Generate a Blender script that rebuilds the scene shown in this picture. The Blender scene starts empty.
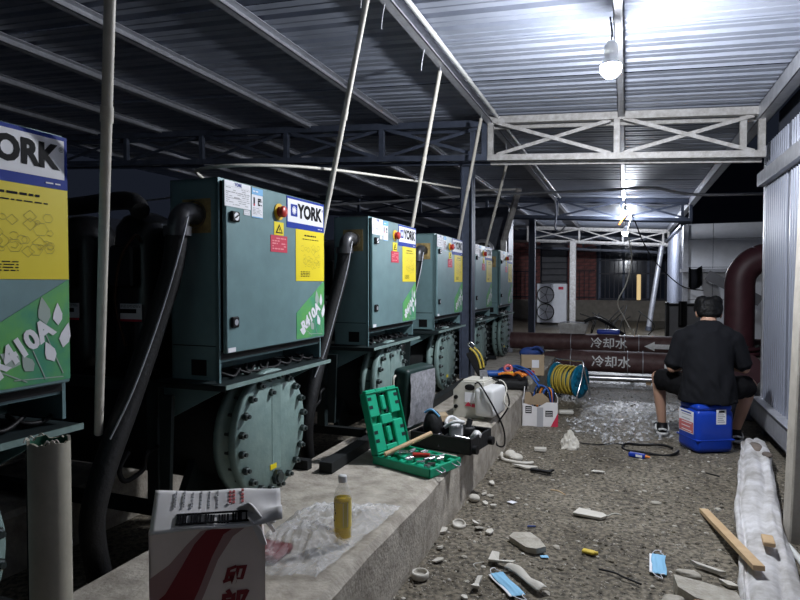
import bpy, bmesh, math, random
from mathutils import Vector, Matrix, Euler, noise
R = math.radians
random.seed(7)
scn = bpy.context.scene
COL = scn.collection

# ------------------------------------------------------------------ camera
cam_d = bpy.data.cameras.new('camera')
cam_d.sensor_width = 36.0
cam_d.lens = 27.0
cam = bpy.data.objects.new('camera', cam_d)
COL.objects.link(cam)
cam.location = (0, 0, 1.4)
cam.rotation_euler = (R(90 - 1.623), 0, math.atan(226 / 600))
scn.camera = cam
cam_d.clip_start = 0.02
cam_d.clip_end = 200

# ------------------------------------------------------------------ world (night) and exposure
w = bpy.data.worlds.new('night')
scn.world = w
w.use_nodes = True
w.node_tree.nodes['Background'].inputs[0].default_value = (0.30, 0.38, 0.62, 1)
w.node_tree.nodes['Background'].inputs[1].default_value = 0.005
BULB = 330.0       # radiance of the near bulb
BULB_MID = 170.0   # radiance of the small bulb at the splice
BULB_FAR = 330.0   # radiance of the far bulb
scn.view_settings.view_transform = 'Standard'
scn.view_settings.look = 'None'
scn.view_settings.gamma = 1
scn.view_settings.use_curve_mapping = False
scn.view_settings.exposure = 2.5
scn.cycles.use_denoising = True
scn.cycles.max_bounces = 8
scn.cycles.sample_clamp_indirect = 4.0

# ------------------------------------------------------------------ materials
MATS = {}
def M(name, col, rough=.6, metal=0., var=.0, scale=6., col2=None, bump=0., bscale=40., alpha=1., emit=None, estr=0., spec=.5, trans=0., ior=1.45, coat=0.):
    m = bpy.data.materials.new(name)
    m.use_nodes = True
    nt = m.node_tree
    b = nt.nodes['Principled BSDF']
    b.inputs['Base Color'].default_value = (*col, 1)
    b.inputs['Roughness'].default_value = rough
    b.inputs['Metallic'].default_value = metal
    b.inputs['Alpha'].default_value = alpha
    b.inputs['Specular IOR Level'].default_value = spec
    b.inputs['Transmission Weight'].default_value = trans
    b.inputs['IOR'].default_value = ior
    b.inputs['Coat Weight'].default_value = coat
    if emit:
        b.inputs['Emission Color'].default_value = (*emit, 1)
        b.inputs['Emission Strength'].default_value = estr
    tc = None
    if var or col2 or bump:
        tc = nt.nodes.new('ShaderNodeTexCoord')
    if var or col2:
        n = nt.nodes.new('ShaderNodeTexNoise')
        n.inputs['Scale'].default_value = scale
        n.inputs['Detail'].default_value = 7
        n.inputs['Roughness'].default_value = .65
        nt.links.new(tc.outputs['Object'], n.inputs['Vector'])
        r = nt.nodes.new('ShaderNodeValToRGB')
        c2 = col2 if col2 else tuple(min(1, c * (1 + var)) for c in col)
        c1 = col if col2 else tuple(c * (1 - var) for c in col)
        r.color_ramp.elements[0].position = .35
        r.color_ramp.elements[1].position = .65
        r.color_ramp.elements[0].color = (*c1, 1)
        r.color_ramp.elements[1].color = (*c2, 1)
        nt.links.new(n.outputs['Fac'], r.inputs['Fac'])
        nt.links.new(r.outputs['Color'], b.inputs['Base Color'])
    if bump:
        n2 = nt.nodes.new('ShaderNodeTexNoise')
        n2.inputs['Scale'].default_value = bscale
        n2.inputs['Detail'].default_value = 6
        nt.links.new(tc.outputs['Object'], n2.inputs['Vector'])
        bp = nt.nodes.new('ShaderNodeBump')
        bp.inputs['Strength'].default_value = bump
        bp.inputs['Distance'].default_value = .02
        nt.links.new(n2.outputs['Fac'], bp.inputs['Height'])
        nt.links.new(bp.outputs['Normal'], b.inputs['Normal'])
    MATS[name] = m
    return m

M('roof', (.28, .31, .385), .45, .12, col2=(.37, .40, .485), scale=2.2, bump=.12, bscale=9)
M('galv', (.42, .43, .47), .42, .45, col2=(.55, .56, .60), scale=14)
M('galv_dark', (.10, .11, .14), .5, .3, var=.25, scale=9)
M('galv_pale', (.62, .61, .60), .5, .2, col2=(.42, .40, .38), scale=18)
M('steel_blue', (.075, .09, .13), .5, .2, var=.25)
M('chiller', (.160, .262, .275), .38, .15, var=.10, scale=5, coat=.15)
M('chiller_dark', (.020, .030, .032), .5, .1, var=.2)
M('vessel', (.008, .010, .011), .75, 0, var=.3)
M('cover', (.19, .28, .265), .5, .1, col2=(.24, .335, .315), scale=13, bump=.1)
M('bolt', (.06, .075, .075), .45, .6)
M('nut', (.33, .37, .37), .4, .7)
M('black', (.006, .006, .007), .5, spec=.3)
M('black_gloss', (.006, .006, .007), .28)
M('rubber', (.007, .007, .008), .6, bump=.2, bscale=60)
M('white', (.60, .60, .60), .5)
M('print_white', (.80, .80, .84), .45)
M('print_black', (.004, .004, .006), .6, spec=.15)
M('print_blue', (.008, .035, .30), .5, spec=.2)
M('print_cyan', (.15, .42, .72), .45)
M('print_yellow', (.80, .64, .01), .45)
M('print_red', (.55, .03, .07), .5)
M('print_grey', (.38, .38, .40), .5)
M('print_green', (.13, .42, .10), .45, col2=(.03, .24, .20), scale=3.5)
M('leaf', (.36, .44, .40), .5)
M('red_plastic', (.45, .03, .02), .35)
M('yellow_plastic', (.72, .47, .02), .45)
M('pvc', (.62, .59, .52), .42, var=.1, scale=12)
M('pvc_white', (.66, .66, .64), .4, var=.1, scale=10)
M('pvc_cream', (.46, .43, .35), .45, var=.12, scale=10)
M('pvc_inner', (.02, .10, .06), .5)
M('brown_pipe', (.075, .030, .032), .55, col2=(.13, .075, .07), scale=9, bump=.25, bscale=14)
M('maroon', (.055, .018, .024), .5, var=.2)
M('paint_white', (.85, .85, .85), .6, var=.12, scale=30)
M('concrete', (.27, .24, .20), .85, col2=(.50, .455, .39), scale=9, bump=.3, bscale=60)
M('wallpanel', (.27, .29, .355), .38, .2, var=.06, scale=3)
M('wallwhite', (.82, .83, .86), .5, 0, var=.05)
M('darkwall', (.045, .052, .080), .7)
M('brick', (.26, .095, .085), .8, var=.3)
M('mortar', (.11, .085, .08), .9)
M('shutter', (.16, .16, .17), .6, var=.1)
M('beige', (.27, .24, .20), .8, var=.15)
M('gatebar', (.03, .03, .04), .5, .3)
M('glass_dark', (.02, .025, .04), .1)
M('gold', (.6, .42, .16), .35, .4)
M('card', (.42, .32, .21), .8, var=.12)
M('card_white', (.70, .68, .68), .7, var=.05)
M('card_pink', (.78, .69, .66), .7, var=.06)
M('card_mauve', (.40, .25, .25), .7)
M('card_maroon', (.22, .018, .028), .6)
M('tea', (.85, .62, .03), .08, trans=.65, ior=1.15)
M('bottle_clear', (.85, .85, .80), .08, alpha=.22)
M('tea_label', (.85, .70, .16), .4, alpha=.6)
M('film', (.85, .86, .88), .16, alpha=.30, bump=.9, bscale=26)
M('film_floor', (.85, .86, .88), .10, alpha=.26, bump=1.0, bscale=30)
M('green_case', (.004, .30, .16), .42, var=.1)
M('green_in', (.006, .38, .21), .45)
M('wood', (.60, .43, .25), .65, col2=(.50, .34, .19), scale=9)
M('suitcase', (.006, .022, .020), .5, var=.2)
M('bag_black', (.006, .006, .007), .7, bump=.2)
M('mesh_grey', (.25, .25, .27), .8, var=.3, scale=40)
M('offwhite', (.55, .53, .47), .5, var=.1)
M('chrome', (.6, .6, .62), .25, .9)
M('tool', (.16, .16, .17), .35, .8)
M('blue_cloth', (.02, .05, .20), .7, var=.3)
M('blue_tool', (.02, .09, .35), .45)
M('teal', (.005, .15, .26), .4)
M('orange', (.75, .22, .03), .5)
M('cable_yellow', (.58, .44, .07), .5)
M('pink', (.55, .14, .14), .5)
M('skin', (.46, .27, .19), .55, var=.05)
M('shirt', (.0075, .008, .0105), .85, bump=.15, bscale=18, spec=.2)
M('shorts', (.0045, .0045, .0055), .85, spec=.2)
M('hair', (.003, .003, .0035), .6, bump=.3, bscale=60, spec=.25)
M('shoe_white', (.62, .62, .62), .6)
M('jug', (.006, .045, .40), .32, var=.05)
M('mask_blue', (.25, .52, .75), .7)
M('paper', (.58, .55, .49), .8, var=.08)
M('rock', (.33, .30, .25), .85, col2=(.48, .45, .39), scale=14, bump=.4)
M('yellow_scrap', (.62, .45, .05), .6)
M('sack', (.36, .34, .32), .6, col2=(.68, .67, .68), scale=6, bump=.35, bscale=22)
M('sack_dirt', (.16, .13, .11), .8, var=.3)
M('bluetub', (.03, .07, .45), .4)
M('foam', (.56, .53, .47), .8, bump=.3)
M('post', (.36, .33, .29), .75, col2=(.46, .43, .38), scale=9, bump=.2)
M('bulb', (1, 1, 1), .3, emit=(.92, .95, 1.0), estr=BULB)
M('bulb_mid', (1, 1, 1), .3, emit=(.85, .90, 1.0), estr=BULB_MID)
M('bulb_far', (1, 1, 1), .3, emit=(.86, .91, 1.0), estr=BULB_FAR)
M('window_lit', (.8, .6, .3), .5, emit=(1.0, .72, .34), estr=.10)

def ground_material():
    m = bpy.data.materials.new('dirt')
    m.use_nodes = True
    nt = m.node_tree
    b = nt.nodes['Principled BSDF']
    N = nt.nodes.new
    L = nt.links.new
    tc = N('ShaderNodeTexCoord')
    n1 = N('ShaderNodeTexNoise'); n1.inputs['Scale'].default_value = 1.7; n1.inputs['Detail'].default_value = 9; n1.inputs['Roughness'].default_value = .7
    n2 = N('ShaderNodeTexNoise'); n2.inputs['Scale'].default_value = 38; n2.inputs['Detail'].default_value = 6
    v = N('ShaderNodeTexVoronoi'); v.inputs['Scale'].default_value = 55
    for n in (n1, n2, v):
        L(tc.outputs['Object'], n.inputs['Vector'])
    r1 = N('ShaderNodeValToRGB')
    r1.color_ramp.elements[0].position = .34; r1.color_ramp.elements[0].color = (.108, .090, .064, 1)
    r1.color_ramp.elements[1].position = .68; r1.color_ramp.elements[1].color = (.235, .206, .158, 1)
    L(n1.outputs['Fac'], r1.inputs['Fac'])
    r2 = N('ShaderNodeValToRGB')
    r2.color_ramp.elements[0].position = .36; r2.color_ramp.elements[0].color = (.30, .30, .30, 1)
    r2.color_ramp.elements[1].position = .64; r2.color_ramp.elements[1].color = (1.25, 1.25, 1.25, 1)
    L(n2.outputs['Fac'], r2.inputs['Fac'])
    mx = N('ShaderNodeMix'); mx.data_type = 'RGBA'; mx.blend_type = 'MULTIPLY'; mx.inputs[0].default_value = 1
    L(r1.outputs['Color'], mx.inputs[6]); L(r2.outputs['Color'], mx.inputs[7])
    r3 = N('ShaderNodeValToRGB')
    r3.color_ramp.elements[0].position = .10; r3.color_ramp.elements[0].color = (1, 1, 1, 1)
    r3.color_ramp.elements[1].position = .17; r3.color_ramp.elements[1].color = (0, 0, 0, 1)
    L(v.outputs['Distance'], r3.inputs['Fac'])
    mx2 = N('ShaderNodeMix'); mx2.data_type = 'RGBA'
    mx2.inputs[7].default_value = (.42, .39, .35, 1)
    L(r3.outputs['Color'], mx2.inputs[0]); L(mx.outputs[2], mx2.inputs[6])
    L(mx2.outputs[2], b.inputs['Base Color'])
    # damp ground towards the cooling pipes
    sep = N('ShaderNodeSeparateXYZ'); L(tc.outputs['Object'], sep.inputs[0])
    mr = N('ShaderNodeMapRange'); mr.inputs[1].default_value = 5.2; mr.inputs[2].default_value = 7.2
    mr.inputs[3].default_value = .9; mr.inputs[4].default_value = .42
    L(sep.outputs['Y'], mr.inputs[0]); L(mr.outputs[0], b.inputs['Roughness'])
    bp = N('ShaderNodeBump'); bp.inputs['Strength'].default_value = .8; bp.inputs['Distance'].default_value = .012
    L(n2.outputs['Fac'], bp.inputs['Height']); L(bp.outputs['Normal'], b.inputs['Normal'])
    MATS['dirt'] = m
ground_material()

# ------------------------------------------------------------------ mesh helpers
class MB:
    def __init__(s):
        s.v = []; s.f = []; s.mi = []; s.sm = []
    def add(s, vs, fs, m=0, smooth=False):
        o = len(s.v)
        s.v.extend([tuple(p) for p in vs])
        for f in fs:
            s.f.append([o + i for i in f]); s.mi.append(m); s.sm.append(smooth)
        return s
    def box(s, a, b, m=0):
        x0, y0, z0 = a; x1, y1, z1 = b
        vs = [(x0, y0, z0), (x1, y0, z0), (x1, y1, z0), (x0, y1, z0), (x0, y0, z1), (x1, y0, z1), (x1, y1, z1), (x0, y1, z1)]
        return s.add(vs, [(0, 3, 2, 1), (4, 5, 6, 7), (0, 1, 5, 4), (1, 2, 6, 5), (2, 3, 7, 6), (3, 0, 4, 7)], m)
    def rbox(s, a, b, r=.01, m=0, seg=1):
        bm = bmesh.new()
        bmesh.ops.create_cube(bm, size=1)
        a = Vector(a); b = Vector(b)
        c = (a + b) / 2; d = b - a
        for v in bm.verts:
            v.co = Vector((v.co.x * d.x, v.co.y * d.y, v.co.z * d.z)) + c
        bmesh.ops.bevel(bm, geom=bm.edges[:], offset=min(r, min(d) * .49), segments=seg, affect='EDGES', profile=.5)
        s.frombm(bm, m, seg > 1)
        return s
    def frombm(s, bm, m=0, smooth=False, mat=None):
        bm.verts.index_update()
        vs = [(mat @ v.co if mat else v.co) for v in bm.verts]
        s.add(vs, [[v.index for v in f.verts] for f in bm.faces], m, smooth)
        bm.free()
        return s
    def bar(s, p0, p1, wdt, hgt, m=0, up=(0, 0, 1)):
        p0 = Vector(p0); p1 = Vector(p1)
        d = (p1 - p0).normalized()
        u = Vector(up)
        x = d.cross(u)
        if x.length < 1e-4:
            x = d.cross(Vector((0, 1, 0)))
        x.normalize(); u = x.cross(d).normalized()
        vs = []
        for p in (p0, p1):
            for a, b in ((-1, -1), (1, -1), (1, 1), (-1, 1)):
                vs.append(p + x * a * wdt / 2 + u * b * hgt / 2)
        return s.add(vs, [(3, 2, 1, 0), (4, 5, 6, 7), (0, 1, 5, 4), (1, 2, 6, 5), (2, 3, 7, 6), (3, 0, 4, 7)], m)
    def cyl(s, p0, p1, r0, r1=None, n=16, m=0, caps=True, smooth=True):
        r1 = r0 if r1 is None else r1
        p0 = Vector(p0); p1 = Vector(p1)
        d = (p1 - p0).normalized()
        x = d.orthogonal().normalized(); y = d.cross(x)
        vs = []
        for p, r in ((p0, r0), (p1, r1)):
            for i in range(n):
                a = 2 * math.pi * i / n
                vs.append(p + x * math.cos(a) * r + y * math.sin(a) * r)
        s.add(vs, [(i, (i + 1) % n, n + (i + 1) % n, n + i) for i in range(n)], m, smooth)
        if caps:
            s.add(vs[:n], [list(range(n))[::-1]], m)
            s.add(vs[n:], [list(range(n))], m)
        return s
    def tube(s, pts, r, n=8, m=0, sub=6, closed=False, caps=True):
        pts = [Vector(p) for p in pts]
        if sub > 1 and len(pts) > 2:
            pts = catmull(pts, sub, closed)
        k = len(pts)
        rs = r if isinstance(r, (list, tuple)) else None
        vs = []
        d = (pts[1] - pts[0]).normalized()
        x = d.orthogonal().normalized()
        for i, p in enumerate(pts):
            if closed:
                t = pts[(i + 1) % k] - pts[i - 1]
            else:
                t = pts[min(i + 1, k - 1)] - pts[max(i - 1, 0)]
            t = t.normalized() if t.length > 1e-9 else d
            x = (x - t * x.dot(t)).normalized()
            y = t.cross(x)
            if rs:
                q = i / (k - 1) * (len(rs) - 1); j = min(int(q), len(rs) - 2)
                rr = rs[j] + (rs[j + 1] - rs[j]) * (q - j)
            else:
                rr = r
            for a in range(n):
                an = 2 * math.pi * a / n
                vs.append(p + x * math.cos(an) * rr + y * math.sin(an) * rr)
        fs = []
        for i in range(k if closed else k - 1):
            j = (i + 1) % k
            for a in range(n):
                b = (a + 1) % n
                fs.append((i * n + a, i * n + b, j * n + b, j * n + a))
        s.add(vs, fs, m, True)
        if caps and not closed:
            s.add(vs[:n], [list(range(n))[::-1]], m); s.add(vs[-n:], [list(range(n))], m)
        return s
    def lathe(s, prof, c=(0, 0, 0), n=24, m=0, axis='z', smooth=True):
        vs = []
        for r, z in prof:
            for i in range(n):
                a = 2 * math.pi * i / n
                if axis == 'z':
                    vs.append((c[0] + r * math.cos(a), c[1] + r * math.sin(a), c[2] + z))
                elif axis == 'x':
                    vs.append((c[0] + z, c[1] + r * math.cos(a), c[2] + r * math.sin(a)))
                else:
                    vs.append((c[0] + r * math.sin(a), c[1] + z, c[2] + r * math.cos(a)))
        k = len(prof)
        return s.add(vs, [(j * n + i, j * n + (i + 1) % n, (j + 1) * n + (i + 1) % n, (j + 1) * n + i) for j in range(k - 1) for i in range(n)], m, smooth)
    def ball(s, c, r, nu=16, nv=10, m=0):
        if not isinstance(r, (tuple, list)):
            r = (r, r, r)
        vs = [(c[0], c[1], c[2] + r[2])]
        for j in range(1, nv):
            t = math.pi * j / nv
            for i in range(nu):
                a = 2 * math.pi * i / nu
                vs.append((c[0] + r[0] * math.sin(t) * math.cos(a), c[1] + r[1] * math.sin(t) * math.sin(a), c[2] + r[2] * math.cos(t)))
        vs.append((c[0], c[1], c[2] - r[2]))
        fs = [(0, 1 + i, 1 + (i + 1) % nu) for i in range(nu)]
        for j in range(nv - 2):
            for i in range(nu):
                a = 1 + j * nu + i; b = 1 + j * nu + (i + 1) % nu
                fs.append((a, a + nu, b + nu, b))
        e = len(vs) - 1; o = 1 + (nv - 2) * nu
        fs += [(e, o + (i + 1) % nu, o + i) for i in range(nu)]
        return s.add(vs, fs, m, True)
    def prism(s, poly, fn, t0, t1, m=0):
        """poly 2D outline, fn(u, v, t) -> 3D, extruded from t0 to t1"""
        n = len(poly)
        vs = [fn(u, v, t0) for u, v in poly] + [fn(u, v, t1) for u, v in poly]
        fs = [list(range(n))[::-1], list(range(n, 2 * n))] + [(i, (i + 1) % n, n + (i + 1) % n, n + i) for i in range(n)]
        return s.add(vs, fs, m)
    def grid(s, fn, nu, nv, m=0, smooth=True):
        vs = [fn(i / nu, j / nv) for j in range(nv + 1) for i in range(nu + 1)]
        fs = [(j * (nu + 1) + i, j * (nu + 1) + i + 1, (j + 1) * (nu + 1) + i + 1, (j + 1) * (nu + 1) + i) for j in range(nv) for i in range(nu)]
        return s.add(vs, fs, m, smooth)
    def mesh(s, name, mats):
        me = bpy.data.meshes.new(name)
        me.from_pydata(s.v, [], s.f)
        for k in mats:
            me.materials.append(MATS[k])
        me.polygons.foreach_set('material_index', s.mi)
        me.polygons.foreach_set('use_smooth', s.sm)
        bm = bmesh.new(); bm.from_mesh(me)
        bmesh.ops.recalc_face_normals(bm, faces=bm.faces[:])
        bm.to_mesh(me); bm.free()
        me.update()
        return me
    def build(s, name, mats, parent=None, loc=(0, 0, 0), rot=(0, 0, 0)):
        if isinstance(mats, str):
            mats = [mats]
        return link(name, s.mesh(name, mats), parent, loc, rot)

def link(name, me, parent=None, loc=(0, 0, 0), rot=(0, 0, 0)):
    o = bpy.data.objects.new(name, me)
    COL.objects.link(o)
    o.location = loc
    o.rotation_euler = rot
    if parent:
        o.parent = parent
    return o

def catmull(p, sub, closed=False):
    out = []
    k = len(p)
    for i in range(k if closed else k - 1):
        if closed:
            a, b, c, d = p[i - 1], p[i], p[(i + 1) % k], p[(i + 2) % k]
        else:
            a, b, c, d = p[max(i - 1, 0)], p[i], p[i + 1], p[min(i + 2, k - 1)]
        for j in range(sub):
            t = j / sub
            out.append(.5 * ((2 * b) + (c - a) * t + (2 * a - 5 * b + 4 * c - d) * t * t + (3 * b - a - 3 * c + d) * t ** 3))
    if not closed:
        out.append(p[-1])
    return out

def tag(o, label, cat, group=None):
    o['label'] = label; o['category'] = cat
    if group:
        o['group'] = group
    return o
def empty(name, loc=(0, 0, 0), rot=(0, 0, 0)):
    e = bpy.data.objects.new(name, None)
    COL.objects.link(e)
    e.location = loc; e.rotation_euler = rot
    e.empty_display_size = .1
    return e
def thing(name, label, cat, loc=(0, 0, 0), rot=(0, 0, 0), group=None):
    return tag(empty(name, loc, rot), label, cat, group)
def struct(o):
    o['kind'] = 'structure'
    return o
def copy_tree(o, parent=None):
    c = o.copy(); COL.objects.link(c); c.parent = parent
    for ch in list(o.children):
        copy_tree(ch, c)
    return c

def text(body, size, bold=0., align='CENTER'):
    """returns (verts 2D, faces) of a text outline filled flat"""
    cu = bpy.data.curves.new('lettering', 'FONT')
    cu.body = body; cu.size = size; cu.offset = bold
    cu.align_x = align; cu.align_y = 'CENTER'; cu.resolution_u = 3
    o = bpy.data.objects.new('lettering', cu)
    COL.objects.link(o)
    dg = bpy.context.evaluated_depsgraph_get()
    me = bpy.data.meshes.new_from_object(o.evaluated_get(dg))
    vs = [(v.co.x, v.co.y) for v in me.vertices]
    fs = [list(p.vertices) for p in me.polygons]
    bpy.data.objects.remove(o); bpy.data.curves.remove(cu); bpy.data.meshes.remove(me)
    return vs, fs

def remesh(mb, voxel, smooth=4, disp=None):
    """one continuous surface grown from overlapping closed shapes"""
    me = bpy.data.meshes.new('body'); me.from_pydata(mb.v, [], mb.f)
    o = bpy.data.objects.new('body', me); COL.objects.link(o)
    md = o.modifiers.new('r', 'REMESH'); md.mode = 'VOXEL'; md.voxel_size = voxel
    if smooth:
        sm = o.modifiers.new('s', 'SMOOTH'); sm.iterations = smooth; sm.factor = .5
    dg = bpy.context.evaluated_depsgraph_get()
    out = bpy.data.meshes.new_from_object(o.evaluated_get(dg))
    bpy.data.objects.remove(o); bpy.data.meshes.remove(me)
    if disp:
        for v in out.vertices:
            v.co = disp(v.co, v.normal)
    out.polygons.foreach_set('use_smooth', [True] * len(out.polygons))
    return out
def capsule(mb, p0, p1, r0, r1, n=14):
    mb.cyl(p0, p1, r0, r1, n)
    mb.ball(p0, r0 * 1.0, n, 10); mb.ball(p1, r1 * 1.0, n, 10)
def nz(p, s=1., o=0.):
    return noise.noise(Vector((p[0] * s + o, p[1] * s + o * .7, p[2] * s - o)))

XZ = lambda u, v, t: (u, t, v)
YZ = lambda u, v, t: (t, u, v)
XY = lambda u, v, t: (u, v, t)
def disc(r, n=20, c=(0, 0)):
    return [(c[0] + r * math.cos(2 * math.pi * i / n), c[1] + r * math.sin(2 * math.pi * i / n)) for i in range(n)]

# ================================================================== SETTING
def gz(x, y):
    return .018 * nz((x, y, 0), 1.1) + .008 * nz((x, y, 3), 5) + .004 * nz((x, y, 9), 22)
mb = MB()
mb.add([(-9.5, -2, -.05), (7, -2, -.05), (7, 30, -.05), (-9.5, 30, -.05)], [(0, 1, 2, 3)])
x0, x1, y0, y1 = -1.2, 1.3, .4, 9.4
mb.grid(lambda u, v: (x0 + (x1 - x0) * u, y0 + (y1 - y0) * v, gz(x0 + (x1 - x0) * u, y0 + (y1 - y0) * v)), 90, 300)
mb.add([(-9.5, -2, -.006), (-1.19, -2, -.006), (-1.19, 30, -.006), (-9.5, 30, -.006)], [(0, 1, 2, 3)])
mb.add([(1.29, -2, -.006), (7, -2, -.006), (7, 30, -.006), (1.29, 30, -.006)], [(0, 1, 2, 3)])
mb.add([(-1.19, 9.39, -.006), (1.29, 9.39, -.006), (1.29, 30, -.006), (-1.19, 30, -.006)], [(0, 1, 2, 3)])
struct(mb.build('floor', 'dirt'))

# loose gravel: nobody could count it
ico = bmesh.new(); bmesh.ops.create_icosphere(ico, subdivisions=1, radius=1)
iv = [v.co.copy() for v in ico.verts]; ico.verts.index_update(); ifc = [[v.index for v in f.verts] for f in ico.faces]; ico.free()
mb = MB(); rg = random.Random(3)
for i in range(9000):
    y = .6 + 8.2 * rg.random() ** 1.25
    x = rg.uniform(-.97, 1.05)
    s = .003 + .010 * rg.random() ** 3.2
    if rg.random() < .012:
        s *= 1.9
    rot = Euler((rg.random() * 6, rg.random() * 6, rg.random() * 6)).to_matrix()
    sc = Vector((s * rg.uniform(.7, 1.5), s * rg.uniform(.7, 1.3), s * rg.uniform(.45, .8)))
    c = Vector((x, y, gz(x, y) + s * .2))
    mb.add([c + Vector((rot @ v)[k] * sc[k] for k in range(3)) for v in iv], ifc, 0 if rg.random() < .72 else (1 if rg.random() < .88 else 2))
g = mb.build('gravel', ['dirt', 'rock', 'paper'])
g['kind'] = 'stuff'
tag(g, 'small loose pebbles and chips strewn over the dirt floor', 'gravel')

# concrete kerb strips that carry the machines
def kerb(name, xa, xb, ya, yb, h, label):
    n = int((yb - ya) / .07)
    prof = [(xb, 0), (xb, h * .5), (xb + .004, h - .025), (xb - .02, h), ((xa + xb) / 2, h), (xa, h), (xa, 0)]
    vs = []; fs = []
    k = len(prof)
    for j in range(n + 1):
        y = ya + (yb - ya) * j / n
        for i, (x, z) in enumerate(prof):
            a = .010 * nz((x, y, z), 7) + .014 * nz((x, y, z), 2.2, 4)
            vs.append((x + (a if i < 4 else 0), y, z + (a * .5 if 1 < i < 5 else 0) - (.05 if z == 0 else 0)))
    for j in range(n):
        for i in range(k - 1):
            fs.append((j * k + i, (j + 1) * k + i, (j + 1) * k + i + 1, j * k + i + 1))
    fs += [list(range(k)), list(range(n * k, n * k + k))[::-1]]
    o = MB().add(vs, fs).build(name, 'concrete')
    return struct(o)
kerb('concrete_kerb', -1.78, -.95, -1.0, 9.25, .33, '')
kerb('concrete_kerb', -3.5, -2.75, -1.0, 9.25, .30, '')

# roof: one monopitch of ribbed sheets, falling towards the right wall
RZ0, RS = 3.17, -.06
def rz(x):
    return RZ0 + RS * (x + 1.33)
ceil = struct(empty('ceiling', (0, 0, 0)))
pitch = .225
prof = []
for k in range(4):
    b = k * pitch
    prof += [(b, 0), (b + .06, 0), (b + .066, .006), (b + .082, .006), (b + .088, 0), (b + .15, 0), (b + .170, .032), (b + .208, .032)]
prof.append((.90, 0))
XL, XR = -9.0, 1.30
mb = MB(); vs = []; fs = []
nx = 12
for i in range(nx + 1):
    x = XL + (XR - XL) * i / nx
    for y, z in prof:
        vs.append((x, y, rz(x) + z))
k = len(prof)
for i in range(nx):
    for j in range(k - 1):
        fs.append((i * k + j, i * k + j + 1, (i + 1) * k + j + 1, (i + 1) * k + j))
sheet = MB().add(vs, fs).mesh('roof_sheet', ['roof'])
for i in range(26):
    o = link('roof_sheet', sheet, ceil, (0, -2.0 + i * .9, .004 * (i % 2)), (random.uniform(-.0035, .0035), 0, 0))
# purlins (C-channels) under the sheets
def channel(name, x, wd, hg, ya, yb, mat, drop=0.):
    m_ = MB(); t = .006
    m_.box((x - wd / 2, ya, -hg), (x - wd / 2 + t, yb, 0))
    m_.box((x - wd / 2, ya, -hg), (x + wd / 2, yb, -hg + t))
    m_.box((x - wd / 2, ya, -t), (x + wd / 2, yb, 0))
    m_.box((x + wd / 2 - t, ya, -hg), (x + wd / 2, yb, -hg + .018))
    return m_.build(name, mat, ceil, (0, 0, rz(x) - .004 - drop))
for x in (-.06, -2.42, -3.52, -4.62, -5.72, -6.82, -7.92):
    channel('purlin', x, .06, .075, -2, 21, 'galv')
channel('gutter_beam', -1.36, .07, .09, -2, 21, 'galv')
channel('eave_beam', 1.16, .10, .13, -2, 21, 'galv')
mb = MB()
mb.cyl((-1.27, -2, rz(-1.27) - .035), (-1.27, 12.6, rz(-1.27) - .035), .017, n=10)
for y in range(-1, 13):
    mb.cyl((-1.27, y * 1.0, rz(-1.27) - .035), (-1.27, y + .06, rz(-1.27) - .035), .020, n=10)
mb.build('cable_conduit', 'pvc_white', ceil)
mb = MB()
for y in (3.05, 3.35, 4.1):
    mb.tube([(-1.36, y, 3.06), (-1.38, y + .01, 2.98), (-1.39, y + .02, 2.92)], .004, 6)
mb.build('wire_hook', 'galv', ceil)

# trusses
def truss(y, xs, mat, label, dz=0., bh=.40, mat2=None):
    t = thing('roof_truss', label, 'truss', (0, y, 0))
    sl = lambda x: 3.11 + RS * (x + 1.33) + dz
    xa, xb = xs[0], xs[-1]
    for nm, off, yy, s_ in (('top_chord', 0, 0, .07), ('bottom_chord', -bh, 0, .06), ('rear_top_chord', -.035, .16, .04), ('rear_bottom_chord', -bh - .03, .16, .035)):
        MB().bar((xa - .03, yy, sl(xa) + off), (xb + .03, yy, sl(xb) + off), s_, s_).build(nm, mat, t)
    for x in xs:
        MB().bar((x, 0, sl(x) - bh), (x, 0, sl(x)), .055, .055, up=(0, 1, 0)).build('post', mat, t)
    MB().bar((xb - .14, .06, sl(xb) - bh), (xb - .14, .06, sl(xb)), .055, .055, up=(0, 1, 0)).build('post', mat, t)
    for a, b in zip(xs[:-1], xs[1:]):
        MB().bar((a + .06, -.012, sl(a) - .03), (b - .06, -.012, sl(b) - bh + .03), .012, .035, up=(0, 0, 1)).build('brace', mat, t)
        MB().bar((a + .06, .012, sl(a) - bh + .03), (b - .06, .012, sl(b) - .03), .012, .035, up=(0, 0, 1)).build('brace', mat, t)
    return t
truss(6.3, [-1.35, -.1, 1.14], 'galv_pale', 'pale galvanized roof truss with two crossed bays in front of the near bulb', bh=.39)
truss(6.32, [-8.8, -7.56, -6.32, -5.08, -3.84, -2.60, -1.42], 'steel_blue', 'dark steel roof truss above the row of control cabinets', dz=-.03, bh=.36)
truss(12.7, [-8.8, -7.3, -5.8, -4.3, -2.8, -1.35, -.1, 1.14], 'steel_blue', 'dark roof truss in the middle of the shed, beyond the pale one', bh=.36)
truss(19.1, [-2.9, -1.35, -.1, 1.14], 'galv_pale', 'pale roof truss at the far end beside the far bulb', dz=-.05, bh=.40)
truss(20.9, [-2.9, -1.35, -.1, 1.14], 'galv_dark', 'farthest roof truss, under the end of the roof before the brick front', dz=-.18, bh=.40)

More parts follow.
